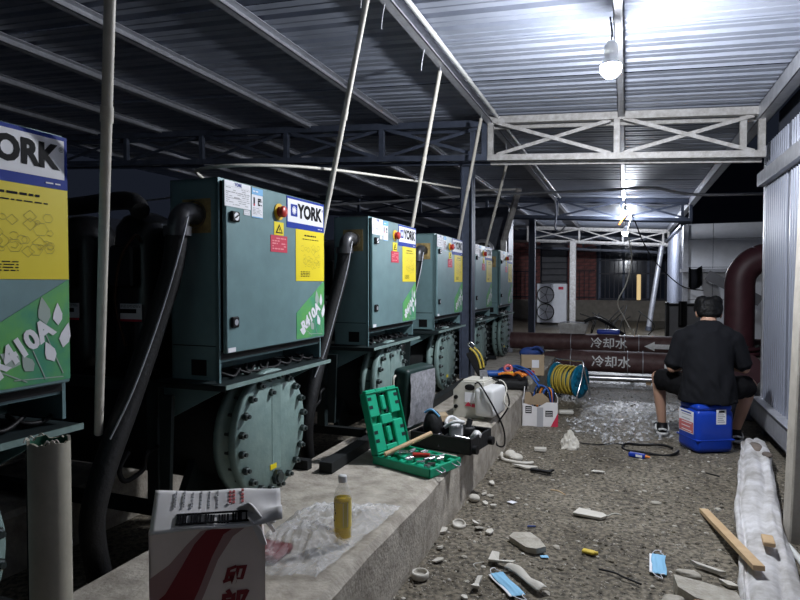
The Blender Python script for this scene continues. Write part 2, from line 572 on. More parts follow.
# steel columns
def hcol(x, y, h, mat, label, wd=.13):
    t = thing('steel_column', label, 'column', (x, y, 0))
    m_ = MB()
    m_.box((-wd / 2, -wd / 2, 0), (-wd / 2 + .012, wd / 2, h)); m_.box((wd / 2 - .012, -wd / 2, 0), (wd / 2, wd / 2, h))
    m_.box((-wd / 2, -.006, 0), (wd / 2, .006, h))
    m_.build('shaft', mat, t)
    MB().box((-wd * .8, -wd * .8, 0), (wd * .8, wd * .8, .015)).build('base_plate', mat, t)
hcol(-1.66, 6.54, 2.70, 'steel_blue', 'blue-grey steel column between the fourth and fifth cabinets', .14)
hcol(-1.86, 12.84, 2.74, 'darkwall', 'dark steel column standing in front of the outdoor air conditioner', .13)
mb = MB(); mb.rbox((-.09, -.09, 0), (.09, .09, 2.68), .012)
t = thing('square_post', 'pale square post under the far truss, by the metal tray', 'post', (-1.52, 18.95, 0))
mb.build('shaft', 'galv_pale', t); MB().box((-.15, -.15, 0), (.15, .15, .02)).build('base_plate', 'galv_pale', t)
t = thing('square_post', 'slim pale post at the far end of the chiller row', 'post', (-1.87, 9.75, 0))
MB().rbox((-.045, -.045, 0), (.045, .045, 2.1), .008).build('shaft', 'galv_pale', t)
MB().bar((0, 0, 2.08), (.30, -.35, 2.86), .085, .05).build('leaning_brace', 'galv_pale', t)
MB().bar((.30, -.35, 2.85), (-.5, -.35, 2.88), .03, .03).build('arm', 'galv_pale', t)

# right wall: ribbed panels on a channel, rail and upper panels
wr = struct(empty('wall_right', (.065, 0, 0)))
def ribbed(name, x, ya, yb, za, zb, mat, parent, p=.075, d=.012):
    m_ = MB(); n = int((yb - ya) / p)
    pr = []
    for i in range(n):
        y = ya + i * p
        pr += [(x, y), (x, y + p * .55), (x - d, y + p * .65), (x - d, y + p * .9)]
    pr.append((x, yb))
    vs = [(a, b, z) for z in (za, zb) for a, b in pr]
    k = len(pr)
    m_.add(vs, [(i, i + 1, k + i + 1, k + i) for i in range(k - 1)])
    m_.box((x + .004, ya, za), (x + .05, yb, zb))
    return m_.build(name, mat, parent)
for i in range(8):
    ribbed('panel', 1.17, -.6 + i * .9, .298 + i * .9, .30, 2.32, 'wallpanel', wr)
    ribbed('upper_panel', 1.17, -.6 + i * .9, .298 + i * .9, 2.44, 2.70, 'wallpanel', wr)
MB().box((1.10, -.6, 2.32), (1.24, 6.62, 2.44)).build('wall_rail', 'galv', wr)
m_ = MB(); m_.box((1.085, -.6, .10), (1.10, 6.66, .29)); m_.box((1.085, -.6, .275), (1.24, 6.66, .30)); m_.box((1.085, -.6, .10), (1.24, 6.66, .115))
m_.build('base_channel', 'galv', wr)
MB().box((1.16, 6.58, .30), (1.26, 6.64, 2.70)).build('corner_post', 'galv', wr)
for y in (.2, 2.2, 4.2, 6.3):
    MB().box((1.13, y, -.02), (1.22, y + .1, .10)).build('foot_block', 'galv_dark', wr)
MB().box((1.27, -.6, 2.70), (1.30, 6.6, 3.02)).build('eave_sheet', 'darkwall', wr)
wb = struct(MB().box((2.75, 6.7, 0), (2.8, 13.8, 3.2)).build('wall_side', 'darkwall'))

# concrete post at the right frame edge
t = thing('concrete_post', 'dusty beige post at the right edge beside the white roll', 'post', (.835, 3.72, 0), (0, .026, 0))
MB().rbox((0, 0, -.02), (.16, .16, 2.99), .008).build('shaft', 'post', t)
MB().box((.03, .161, 1.0), (.06, .166, 2.6)).build('conduit_strip', 'galv', t)

# left wall and far building
wl = struct(MB().box((-9.05, -2, 0), (-8.95, 21, 2.6)).build('wall_left', 'darkwall'))

def brick_field(parent, xa, xb, za, zb, y):
    m_ = MB().box((xa, y + .012, za), (xb, y + .08, zb)).build('mortar_bed', 'mortar', parent)
    bw, bh = .42, .135
    me = MB().box((0, 0, 0), (bw - .02, .03, bh - .02)).mesh('brick', ['brick'])
    r = 0; z = za
    while z + bh <= zb + .001:
        x = xa + (-.21 if r % 2 else 0)
        while x < xb - .05:
            a = max(x, xa); b = min(x + bw, xb)
            if b - a > .08:
                o = link('brick', me, parent, (a, y - random.uniform(0, .006), z))
                o.scale = ((b - a - .02) / (bw - .02), 1, 1)
            x += bw
        z += bh; r += 1
FY = 24.0
wf = struct(empty('wall_back', (0, 0, 0)))
brick_field(wf, -5.4, -3.15, .72, 3.1, FY)
brick_field(wf, -2.12, -1.05, .72, 3.1, FY)
MB().box((-9, FY + .1, 0), (7, FY + .3, 6)).build('backing', 'darkwall', wf)
MB().box((-9, FY - .12, 0), (4, FY + .05, .70)).build('base_wall', 'beige', wf)
for i in range(14):
    MB().box((-5.3 + i * .62, FY - .135, .36), (-4.72 + i * .62, FY - .118, .66)).build('stone_panel', 'beige', wf)
MB().box((-9, FY - .16, .70), (4, FY + .05, .75)).build('coping', 'beige', wf)
d = struct(empty('door_1', (0, 0, 0)))
for i in range(10):
    MB().rbox((-3.10, FY - .04, .76 + i * .24), (-2.16, FY + .02, .985 + i * .24), .02).build('shutter_slat', 'shutter', d)
for (a, b) in ((-5.3, -3.25), (-2.05, -1.1)):
    rl = thing('window_grille', 'dark iron grille over the %s brick bay' % ('left' if a < -3 else 'narrow'), 'grille', (0, FY - .12, .76))
    MB().bar((a, 0, 1.1), (b, 0, 1.1), .03, .04).build('rail', 'gatebar', rl)
    MB().bar((a, 0, .1), (b, 0, .1), .03, .04).build('rail', 'gatebar', rl)
    n = int((b - a) / .17)
    for i in range(n):
        MB().bar((a + .05 + i * .17, 0, 0), (a + .05 + i * .17, 0, 1.1), .022, .022).build('bar', 'gatebar', rl)
gt = thing('iron_gate', 'dark barred gate with glass behind at the far building', 'gate', (0, FY - .1, .75))
MB().box((-.95, .06, 0), (1.6, .08, 2.3)).build('glass_panel', 'glass_dark', gt)
for i in range(16):
    MB().bar((-.9 + i * .16, 0, 0), (-.9 + i * .16, 0, 1.6 + .12 * math.sin(i)), .03, .03).build('bar', 'gatebar', gt)
for z in (.05, 1.0, 1.5):
    MB().bar((-.95, 0, z), (1.6, 0, z), .04, .05).build('rail', 'gatebar', gt)
for i in range(3):
    MB().box((-.98 + i * .85, -.02, 0), (-.90 + i * .85, .05, 2.3)).build('post', 'steel_blue', gt)
o = MB().rbox((-.07, -.06, 0), (.07, .02, .95), .02).build('lit_strip', 'window_lit', gt, (.44, 0, .02))

# white room at the far right
wh = struct(empty('wall_far_right', (0, 0, 0)))
for i, (xa, xb) in enumerate(((1.15, 1.66), (1.67, 2.75))):
    for za, zb in ((0, 1.05), (1.06, 1.72), (1.73, 2.30), (2.31, 2.62)):
        MB().rbox((xa, 13.8, za), (xb, 13.86, zb), .004).build('panel', 'wallwhite', wh)
for i in range(6):
    ribbed('side_panel', 1.14, 13.86 + i * .9, 14.755 + i * .9, 0, 2.58, 'wallpanel', wh, p=.2, d=.02)
MB().box((1.10, 13.74, 0), (1.20, 13.86, 2.6)).build('corner_trim', 'galv', wh)
MB().box((1.05, 13.6, 1.62), (2.75, 13.84, 1.69)).build('ledge', 'galv', wh)
MB().box((1.05, 13.86, 2.58), (2.75, 19.3, 2.63)).build('top_sheet', 'galv_dark', wh)
o = MB().bar((1.50, 13.25, 1.56), (2.4, 13.1, 1.05), .03, .20).build('slanted_plate', 'shutter')
tag(o, 'grey slanted plate under the ledge of the white room', 'plate')
o = MB().grid(lambda u, v: (1.19 + .25 * u, 13.52 + .05 * math.sin(u * 9) + .02 * math.sin(v * 7), 1.72 - .40 * v - .04 * math.sin(u * 4)), 14, 12).build('dark_cloth', 'shirt')
o.modifiers.new('thick', 'SOLIDIFY').thickness = .02
tag(o, 'dark cloth hanging over the white room ledge', 'cloth')
o = thing('dark_screen', 'dark grey equipment case standing behind the seated person', 'case', (.84, 11, 0))
MB().rbox((-.17, -.1, .02), (.30, .25, 1.02), .015).build('body', 'shutter', o)
MB().rbox((-.21, -.12, 0), (-.165, .27, 1.08), .01).build('side_frame', 'black', o)
MB().rbox((-.21, -.12, 1.02), (.30, .27, 1.06), .01).build('top_frame', 'black', o)
o = MB().grid(lambda u, v: (.82 + .12 * u, 10.86 - .015 * math.sin(u * 8), 1.10 - .42 * v), 10, 10).build('black_rag', 'black', None)
o.modifiers.new('thick', 'SOLIDIFY').thickness = .015
tag(o, 'black rag hanging on the dark equipment case', 'cloth')

# far air conditioner
t = thing('outdoor_unit', 'white outdoor air conditioner with two dark round fans', 'air conditioner', (-2.75, 20.8, 0))
MB().rbox((-.10, 0, .05), (.88, .38, 1.38), .02).build('casing', 'wallwhite', t)
for z in (.42, 1.0):
    f = MB().lathe([(.26, -.03), (.29, -.02), (.29, .01), (0, .012)], (.20, -.01, z), 24, axis='y').build('fan_grille', 'black', t)
    for k in range(5):
        MB().bar((.20, -.035, z), (.20 + .27 * math.cos(k * 1.257), -.035, z + .27 * math.sin(k * 1.257)), .02, .012).build('fan_spoke', 'gatebar', f)
MB().box((.62, -.008, 1.18), (.78, .002, 1.27)).build('badge', 'print_red', t)
for x in (0, .75):
    MB().box((x, .02, 0), (x + .08, .36, .05)).build('foot', 'black', t)

# ================================================================== CHILLERS
DX = -1.65
def sign_on_door(name, y0, y1, z0, z1, mats, parent, x=.014, th=.002, extra=None):
    m_ = MB().box((x - th, y0, z0), (x, y1, z1), 0)
    if extra:
        extra(m_, x + .0012)
    return m_.build(name, mats, parent)
def put_text(m_, body, size, cy, cz, x, mi, bold=0., ang=0., sx=1.):
    vs, fs = text(body, size, bold)
    ca, sa = math.cos(ang), math.sin(ang)
    m_.add([(x, cy + (u * ca - v * sa) * sx, cz + (u * sa + v * ca)) for u, v in vs], fs, mi)
def dashes(m_, y0, y1, z0, z1, rows, x, mi, seed=1, h=.35, gap=.25):
    rr = random.Random(seed)
    dz = (z1 - z0) / rows
    for r in range(rows):
        z = z0 + (r + .5) * dz
        y = y0
        while y < y1 - .004:
            l = rr.uniform(.01, .035)
            if rr.random() > gap:
                b = min(y + l, y1)
                m_.add([(x, y, z - dz * h / 2), (x, b, z - dz * h / 2), (x, b, z + dz * h / 2), (x, y, z + dz * h / 2)], [(0, 1, 2, 3)], mi)
            y += l + .006

def hexnut(m_, x0, x1, r, mi):
    m_.cyl((x0, 0, 0), (x1, 0, 0), r, n=6, m=mi, smooth=False)
bm_ = MB(); bm_.cyl((-.15, 0, 0), (.035, 0, 0), .010, n=8, m=0); hexnut(bm_, 0, .018, .019, 0); hexnut(bm_, -.142, -.122, .019, 0)
hexnut(bm_, .018, .024, .015, 1)
BOLT = bm_.mesh('bolt', ['bolt', 'nut'])

def make_chiller():
    t = thing('water_chiller', 'x', 'chiller', (DX, 0, .33))
    o = -.33  # parts are drawn in floor heights, the thing stands on the kerb
    P = lambda m_, name, mats, parent=t, z=o: m_.build(name, mats, parent, (0, 0, z))
    Q = lambda m_, name, mats, parent: m_.build(name, mats, parent, (0, 0, 0))
    # cabinet shell (open at the front behind the door)
    m_ = MB()
    m_.box((-.27, 0, .97), (-.012, .012, 1.86)); m_.box((-.27, .918, .97), (-.012, .93, 1.86))
    m_.box((-.27, 0, .97), (-.258, .93, 1.86)); m_.box((-.27, 0, 1.848), (-.012, .93, 1.86))
    m_.box((-.27, 0, 1.05), (-.02, .93, 1.06))
    m_.box((-.03, 0, .96), (-.012, .012, 1.86))
    cab = P(m_, 'control_cabinet', 'chiller')
    Q(MB().box((-.262, -.002, 1.120), (-.03, .0, 1.124)), 'seam', 'black', cab)
    Q(MB().box((-.16, -.003, .99), (-.08, .001, 1.06)), 'slot', 'black', cab)
    Q(MB().box((-.018, .004, 1.06), (-.012, .926, 1.10)), 'gasket', 'black', cab)
    pl = MB().box((-.20, -.004, 1.62), (-.05, 0, 1.77))
    Q(pl, 'gland_plate', 'yellow_plastic' if False else 'gland', cab)
    # door with prints
    door = P(MB().rbox((-.010, .022, 1.088), (.012, .928, 1.852), .004), 'cabinet_door', 'chiller')
    def np_(m_, x):
        put_text(m_, 'YORK', .020, .11, 1.838, x, 3, .0006)
        dashes(m_, .02, .195, 1.745, 1.825, 9, x, 1, 4)
        m_.box((x - .001, .08, 1.775), (x + .0002, .12, 1.783), 1)
        for z in (1.826, 1.80, 1.775):
            m_.add([(x, .018, z), (x, .197, z), (x, .197, z + .001), (x, .018, z + .001)], [(0, 1, 2, 3)], 1)
    sign_on_door('nameplate', .012, .205, 1.738, 1.850, ['print_white', 'print_grey', 'print_black', 'print_blue'], door, extra=np_)
    def en_(m_, x):
        m_.box((x - .001, .214, 1.815), (x, .304, 1.846), 1)
        m_.box((x - .001, .214, 1.707), (x, .304, 1.712), 1)
        dashes(m_, .222, .296, 1.822, 1.838, 1, x + .001, 0, 3)
        m_.box((x - .001, .228, 1.772), (x, .238, 1.802), 2)
        m_.box((x - .001, .228, 1.762), (x, .238, 1.772), 3)
        dashes(m_, .262, .296, 1.765, 1.80, 4, x, 2, 9, .8, .35)
        dashes(m_, .222, .296, 1.722, 1.756, 5, x, 4, 2)
    sign_on_door('energy_label', .214, .304, 1.707, 1.846, ['print_white', 'print_cyan', 'print_black', 'print_red', 'print_grey'], door, extra=en_)
    sign_on_door('small_label', .152, .198, 1.712, 1.735, ['print_white', 'print_grey'], door, extra=lambda m_, x: dashes(m_, .156, .194, 1.716, 1.732, 3, x, 1, 8))
    def yk_(m_, x):
        m_.box((x - .001, .530, 1.718), (x, .915, 1.838), 1)
        m_.box((x - .001, .560, 1.750), (x + .001, .625, 1.812), 0)
        for k in range(6):
            a = k * math.pi / 6
            u, v = .022 * math.cos(a), .022 * math.sin(a)
            m_.add([(x + .0016, .592 - u - v * .12, 1.781 - v + u * .12), (x + .0016, .592 + u - v * .12, 1.781 + v + u * .12), (x + .0016, .592 + u + v * .12, 1.781 + v - u * .12), (x + .0016, .592 - u + v * .12, 1.781 - v - u * .12)], [(0, 1, 2, 3)], 1)
        put_text(m_, 'YORK', .098, .762, 1.779, x + .001, 2, .0048, sx=.96)
        put_text(m_, '®', .022, .904, 1.808, x + .001, 2)
        dashes(m_, .85, .90, 1.696, 1.708, 1, x + .001, 1, 5)
    sign_on_door('brand_sign', .522, .926, 1.688, 1.850, ['print_blue', 'print_white', 'print_black'], door, extra=yk_)
    def yl_(m_, x):
        dashes(m_, .70, .83, 1.652, 1.664, 1, x, 1, 11, .6, .05)
        dashes(m_, .68, .86, 1.634, 1.642, 1, x, 1, 12, .5, .05)
        rr = random.Random(5)
        for k in range(26):
            u, v = rr.uniform(.68, .87), rr.uniform(1.49, 1.60)
            n = rr.randint(4, 7); q = rr.uniform(.008, .026)
            for i in range(n):
                a, b = i / n * 6.283, (i + 1) / n * 6.283
                p0 = (u + q * math.cos(a), v + q * .8 * math.sin(a)); p1 = (u + q * math.cos(b), v + q * .8 * math.sin(b))
                m_.add([(x, *p0), (x, *p1), (x, p1[0], p1[1] + .0018), (x, p0[0], p0[1] + .0018)], [(0, 1, 2, 3)], 2)
        dashes(m_, .66, .76, 1.432, 1.465, 4, x, 1, 13, .4, .1)
    sign_on_door('yellow_sheet', .612, .926, 1.411, 1.687, ['print_yellow', 'print_black', 'print_dim'], door, extra=yl_)
    def tr_(m_, x):
        tri = [(.415, 1.65), (.481, 1.65), (.448, 1.697)]; c = (.448, 1.664)
        m_.add([(x, *p) for p in tri], [(0, 1, 2)], 1)
        m_.add([(x + .001, c[0] + (p[0] - c[0]) * .62, c[1] + (p[1] - c[1]) * .62) for p in tri], [(0, 1, 2)], 0)
        m_.add([(x + .002, .450, 1.682), (x + .002, .442, 1.668), (x + .002, .449, 1.668), (x + .002, .446, 1.656), (x + .002, .455, 1.671), (x + .002, .449, 1.671)], [(0, 1, 2, 3, 4, 5)], 1)
    sign_on_door('warning_sticker', .404, .492, 1.640, 1.706, ['print_yellow', 'print_black'], door, extra=tr_)
    sign_on_door('red_sticker', .372, .525, 1.555, 1.638, ['print_red', 'print_pinkish'], door, extra=lambda m_, x: dashes(m_, .385, .512, 1.565, 1.63, 5, x, 1, 21, .5, .3))
    # refrigerant print
    poly = [(.616, 1.241), (.926, 1.412), (.926, 1.100), (.616, 1.100)]
    m_ = MB().prism(poly, YZ, .012, .014, 0)
    put_text(m_, 'R410A', .080, .765, 1.212, .0168, 1, .004, ang=.55)
    def leaf(cy, cz, l, wd, ang, mi):
        pts = [(0, 0), (.3, .5), (.55, .42), (.85, .15), (1, 0), (.8, -.2), (.5, -.45), (.25, -.4)]
        ca, sa = math.cos(ang), math.sin(ang)
        m_.add([(.0158, cy + (u * l) * ca - (v * wd) * sa, cz + u * l * sa + v * wd * ca) for u, v in pts], [list(range(8))], mi)
    for a in ((.845, 1.275, .085, .045, 1.75, 2), (.885, 1.27, .07, .035, 1.6, 1), (.90, 1.20, .08, .04, 1.3, 1), (.76, 1.165, .07, .05, 2.6, 2), (.71, 1.135, .065, .045, 2.9, 1), (.80, 1.14, .06, .04, 2.2, 2), (.87, 1.16, .07, .04, 2.0, 1)):
        leaf(*a)
    for a, b in (((.74, 1.12), (.90, 1.11)), ((.80, 1.20), (.84, 1.11)), ((.84, 1.25), (.90, 1.12)), ((.70, 1.15), (.78, 1.11))):
        m_.bar((.0152, *a), (.0152, *b), .003, .0008, 2, up=(1, 0, 0))
    Q(m_, 'refrigerant_print', ['print_green', 'print_white', 'leaf'], door)
    Q(MB().box((.012, .03, 1.092), (.0135, .085, 1.112)), 'serial_sticker', 'print_white', door)
    sw = MB().rbox((.010, .045, 1.672), (.030, .105, 1.718), .006); sw.lathe([(.018, .031), (0, .031)], (0, .075, 1.695), 14, 1, 'x'); sw.bar((.032, .063, 1.688), (.032, .087, 1.702), .006, .004, 0, up=(1, 0, 0))
    Q(sw, 'door_lock', ['black', 'print_white'], door)
    lk = MB().rbox((.010, .047, 1.20), (.026, .10, 1.25), .006); lk.lathe([(.014, .027), (0, .027)], (0, .074, 1.225), 12, 1, 'x')
    Q(lk, 'lower_lock', ['black', 'galv'], door)
    es = MB().prism(disc(.042, 20, (.447, 1.757)), YZ, .012, .018, 0)
    es.lathe([(.026, .018), (.026, .024), (.016, .024), (.016, .030), (.028, .033), (.029, .046), (.022, .052), (0, .053)], (0, .447, 1.757), 18, 1, 'x')
    Q(es, 'emergency_stop', ['yellow_plastic', 'red_plastic'], door)
    # tray under the cabinet and its brackets
    m_ = MB(); m_.box((-.36, -.03, .945), (.045, .945, .955)); m_.box((.040, -.03, .938), (.046, .945, .957), 1); m_.box((-.36, -.03, .93), (.04, -.025, .955))
    tray = P(m_, 'tray', ['chiller_dark', 'cover'])
    for y in (.02, .86):
        Q(MB().prism([(.03, .945), (-.34, .945), (-.34, .78), (-.30, .78)], lambda u, v, tt: (u, tt, v), y, y + .012), 'bracket', 'chiller', tray)
    Q(MB().box((-.35, -.02, .79), (-.335, .95, .945)), 'rear_strip', 'chiller_dark', tray)
    m_ = MB(); rr = random.Random(2)
    for k in range(7):
        y = .08 + k * .12
        m_.tube([(-.10, y, 1.0), (-.06, y + rr.uniform(-.05, .05), .975), (-.05, y + .08, .968), (-.08, y + .16, .99)], .008, 6)
    P(m_, 'loose_wiring', 'black')
    # vessel with covers
    cy, cz, r = .41, .655, .315
    m_ = MB().lathe([(0, -.17), (.27, -.17), (.27, -.6), (.265, -2.2), (.265, -2.35), (0, -2.38)], (0, cy, cz), 28, axis='x')
    P(m_, 'vessel', 'vessel')
    m_ = MB().lathe([(.18, -.125), (r + .006, -.120), (r + .008, -.085), (r - .03, -.085), (r - .03, -.07), (.2, -.07)], (0, cy, cz), 36, axis='x')
    P(m_, 'tube_sheet', 'cover')
    m_ = MB().lathe([(.255, -.13), (.255, -.04)], (0, cy, cz), 30, axis='x')
    P(m_, 'water_box', 'vessel')
    m_ = MB().lathe([(0, -.045), (r - .006, -.045), (r, -.040), (r, -.010), (r - .006, -.004), (0, -.004)], (0, cy, cz), 40, axis='x')
    m_.box((-.006, cy - .01, cz - .2), (-.002, cy + .07, cz + .24), 0)
    cov = P(m_, 'end_cover', 'cover')
    for k in range(20):
        a = 2 * math.pi * (k + .5) / 20
        link('bolt', BOLT, cov, (0, cy + (r - .036) * math.cos(a), cz + (r - .036) * math.sin(a)), (a, 0, 0))
    link('bolt', BOLT, cov, (-.01, cy - .02, cz + .20), (0, 0, 0))
    m_ = MB().cyl((-.02, cy + .02, cz - .235), (.03, cy + .02, cz - .235), .028, n=12); m_.cyl((.0, cy + .02, cz - .235), (.018, cy + .02, cz - .235), .04, n=6, smooth=False)
    Q(m_, 'drain_plug', 'bolt', cov)
    Q(MB().box((-.005, cy - .03, cz - .19), (.0, cy + .025, cz - .165)), 'yellow_tag', 'print_yellow', cov)
    # saddle legs and base
    for x in (-.30, -1.95):
        m_ = MB().prism([(cy - .33, .33), (cy + .33, .33), (cy + .33, .40), (cy + .24, .56), (cy - .24, .56), (cy - .33, .40)], YZ, x - .02, x + .02)
        P(m_, 'saddle_leg', 'chiller_dark')
    m_ = MB().prism([(-.30, .42), (-.30, .90), (-.03 - .2, .90), (-.25, .42)], lambda u, v, tt: (u, tt, v), -.05, -.03)
    P(m_, 'side_gusset', 'chiller_dark')
    for y in (-.02, .82):
        P(MB().box((-2.2, y, .33), (-.04, y + .05, .385)), 'base_rail', 'vessel')
        P(MB().box((-.40, y, .385), (-.34, y + .05, .94)), 'frame_upright', 'chiller_dark')
        P(MB().box((-2.1, y, .385), (-2.04, y + .05, .94)), 'frame_upright', 'chiller_dark')
        P(MB().box((-2.1, y, .90), (-.34, y + .05, .95)), 'frame_rail', 'chiller_dark')
    m_ = MB(); m_.tube([(-.33, -.03, .66), (-.33, -.10, .64), (-.33, -.12, .58), (-.33, -.22, .56), (-.33, -.25, .62), (-.33, -.20, .68)], .011, 8)
    P(m_, 'lifting_loop', 'black')
    # compressors
    for x in (-.62, -1.02, -1.42):
        for y in (.22, .66):
            m_ = MB().lathe([(0, .95), (.13, .95), (.15, .98), (.15, 1.10), (.145, 1.12), (.145, 1.62), (.135, 1.68), (.10, 1.73), (.05, 1.75), (0, 1.755)], (x, y, 0), 22)
            m_.rbox((x - .05, y - .19, 1.38), (x + .09, y - .13, 1.58), .01)
            cp = P(m_, 'compressor', 'black_gloss')
            m_ = MB(); m_.box((x - .02, y - .153, 1.225), (x + .11, y - .148, 1.30), 0)
            m_.box((x - .02, y - .1545, 1.255), (x + .08, y - .1525, 1.275), 1); m_.box((x - .02, y - .1545, 1.215), (x + .11, y - .150, 1.226), 2)
            dashes2(m_, x, y)
            Q(m_, 'compressor_label', ['print_white', 'print_black', 'print_red'], cp)
    m_ = MB(); m_.tube([(-.5, .06, 1.74), (-.62, .10, 1.80), (-1.0, .12, 1.79), (-1.5, .15, 1.78), (-1.8, .3, 1.6), (-1.85, .4, .95)], .045, 12)
    P(m_, 'suction_pipe', 'rubber')
    m_ = MB(); m_.tube([(-.52, .08, 1.60), (-.50, .02, 1.62), (-.55, -.02, 1.50), (-.60, .0, 1.30), (-.58, .04, 1.1)], .008, 6)
    P(m_, 'copper_line', 'orange_dim')
    # conduit: elbow out of the cabinet side and hose down
    m_ = MB(); m_.tube([(-.125, .0, 1.70), (-.125, -.06, 1.705), (-.13, -.10, 1.68), (-.135, -.11, 1.63)], .045, 12)
    m_.lathe([(.058, -.02), (.058, .02)], (-.137, -.11, 1.62), 14); m_.lathe([(.058, 0), (.060, -.012)], (-.125, -.01, 1.70), 14, axis='y')
    P(m_, 'conduit_elbow', 'elbow')
    m_ = MB(); m_.tube([(-.137, -.11, 1.63), (-.16, -.12, 1.45), (-.20, -.19, 1.2), (-.22, -.30, .93), (-.22, -.44, .66), (-.23, -.48, .45), (-.26, -.38, .12), (-.40, -.2, .05)], .046, 12, sub=10)
    P(m_, 'cable_hose', 'rubber')
    m_ = MB(); m_.tube([(-.08, -.11, 1.68), (-.09, -.165, 1.5), (-.13, -.23, 1.25), (-.16, -.34, .98), (-.2, -.42, .8)], .004, 5)
    P(m_, 'grey_wire', 'galv')
    return t
def dashes2(m_, x, y):
    rr = random.Random(1)
    for r_ in range(3):
        u = x - .015
        while u < x + .10:
            l = rr.uniform(.006, .02)
            m_.box((u, y - .155, 1.283 + r_ * .005), (min(u + l, x + .105), y - .1525, 1.285 + r_ * .005), 1)
            u += l + .006
M('gland', (.30, .22, .09), .6, var=.4, scale=20)
M('elbow', (.09, .09, .095), .35, .6)
M('print_dim', (.42, .33, .02), .5)
M('print_pinkish', (.75, .25, .28), .5)
M('orange_dim', (.05, .02, .012), .4, .6)
CH = [(.47, 'green water chiller nearest the camera, cut off by the left frame edge'),
      (2.17, 'green water chiller with the largest fully visible cabinet, second from the camera'),
      (3.79, 'third green chiller from the camera, behind the open green tool case'),
      (5.31, 'fourth green chiller from the camera, just before the blue-grey column'),
      (6.81, 'fifth green chiller from the camera, just past the blue-grey column'),
      (8.30, 'farthest green chiller in the row, next to the brown pipes')]
proto = make_chiller()
chillers = []
for i, (y, lab) in enumerate(CH):
    c = proto if i == 0 else copy_tree(proto)
    c.location = (DX, y, .33)
    c['label'] = lab; c['group'] = 'row of green water chillers'
    chillers.append(c)

# dark channel lying along the kerb under the covers
o = MB().box((-.04, 0, 0), (.04, 3.2, .06)).build('steel_channel', 'vessel', None, (-1.57, 2.98, .332))
tag(o, 'black steel channel lying along the kerb under the chillers', 'channel')

# PVC poles hanging from the gutter beam beside the cabinets
POLES = [((-1.30, 1.27, 2.58), (-1.93, 1.77, .81), 'white plastic pipe hanging close to the camera, left of the second chiller'),
         ((-1.40, 3.182, 3.02), (-1.86, 3.32, 1.3), 'white plastic pipe slanting down behind the second cabinet'),
         ((-1.37, 4.52, 3.05), (-1.93, 5.12, 1.3), 'white plastic pipe slanting down behind the third cabinet'),
         ((-1.37, 5.93, 3.04), (-1.93, 6.72, 1.3), 'white plastic pipe slanting down behind the fourth cabinet'),
         ((-1.36, 7.244, 2.82), (-1.94, 8.06, 1.3), 'white plastic pipe slanting down behind the fifth cabinet')]
for a, b, lab in POLES:
    t = thing('plastic_pipe', lab, 'pipe', b, group='white pipes hanging from the roof beam')
    d = Vector(a) - Vector(b)
    m_ = MB(); m_.cyl((0, 0, 0), d, .0165, n=14); m_.build('tube', 'pvc', t)
    e = d.normalized()
    top = Vector((-1.36, a[1] - .05, rz(-1.36) - .09)) - Vector(b)
    m_ = MB(); m_.tube([d - e * .02, d + e * .03, (d + e * .05) * .5 + top * .5, top], .004, 6); m_.build('hanger_wire', 'galv', t)
    m_ = MB(); m_.cyl(d * .62, d * .62 + e * .05, .0195, n=14); m_.build('coupling', 'pvc', t)

# big cut pipe at the lower left
t = thing('standing_pipe', 'thick cream plastic pipe standing upright with a rough cut top', 'pipe', (-1.285, 1.035, .33))
t.scale = (.86, .86, 1.03)
m_ = MB(); rr = random.Random(4); n = 36
tops = [.675 + rr.uniform(-.006, .006) for _ in range(n)]
vs = []
for rad, k in ((.053, 0), (.053, 1), (.046, 1), (.046, .3)):
    for i in range(n):
        a = 2 * math.pi * i / n
        vs.append((rad * math.cos(a), rad * math.sin(a), tops[i] if k == 1 else .675 * k))
m_.add(vs, [(i, (i + 1) % n, n + (i + 1) % n, n + i) for i in range(n)], 0, True)
m_.add(vs, [(n + i, n + (i + 1) % n, 2 * n + (i + 1) % n, 2 * n + i) for i in range(n)], 0)
m_.add(vs, [(2 * n + i, 2 * n + (i + 1) % n, 3 * n + (i + 1) % n, 3 * n + i) for i in range(n)], 1, True)
m_.build('tube', ['pvc_cream', 'pvc_inner'], t)
MB().cyl((-.030, -.0455, 0), (-.030, -.0455, .66), .0016, n=6).build('print_line', 'black', t)
for k in range(7):
    a = rr.uniform(0, 6.28)
    m_ = MB(); m_.tube([(.05 * math.cos(a), .05 * math.sin(a), .672), (.055 * math.cos(a + .2), .055 * math.sin(a + .2), .683), (.06 * math.cos(a + .3), .06 * math.sin(a + .3), .676)], .002, 5)
    m_.build('burr', 'pvc', t)

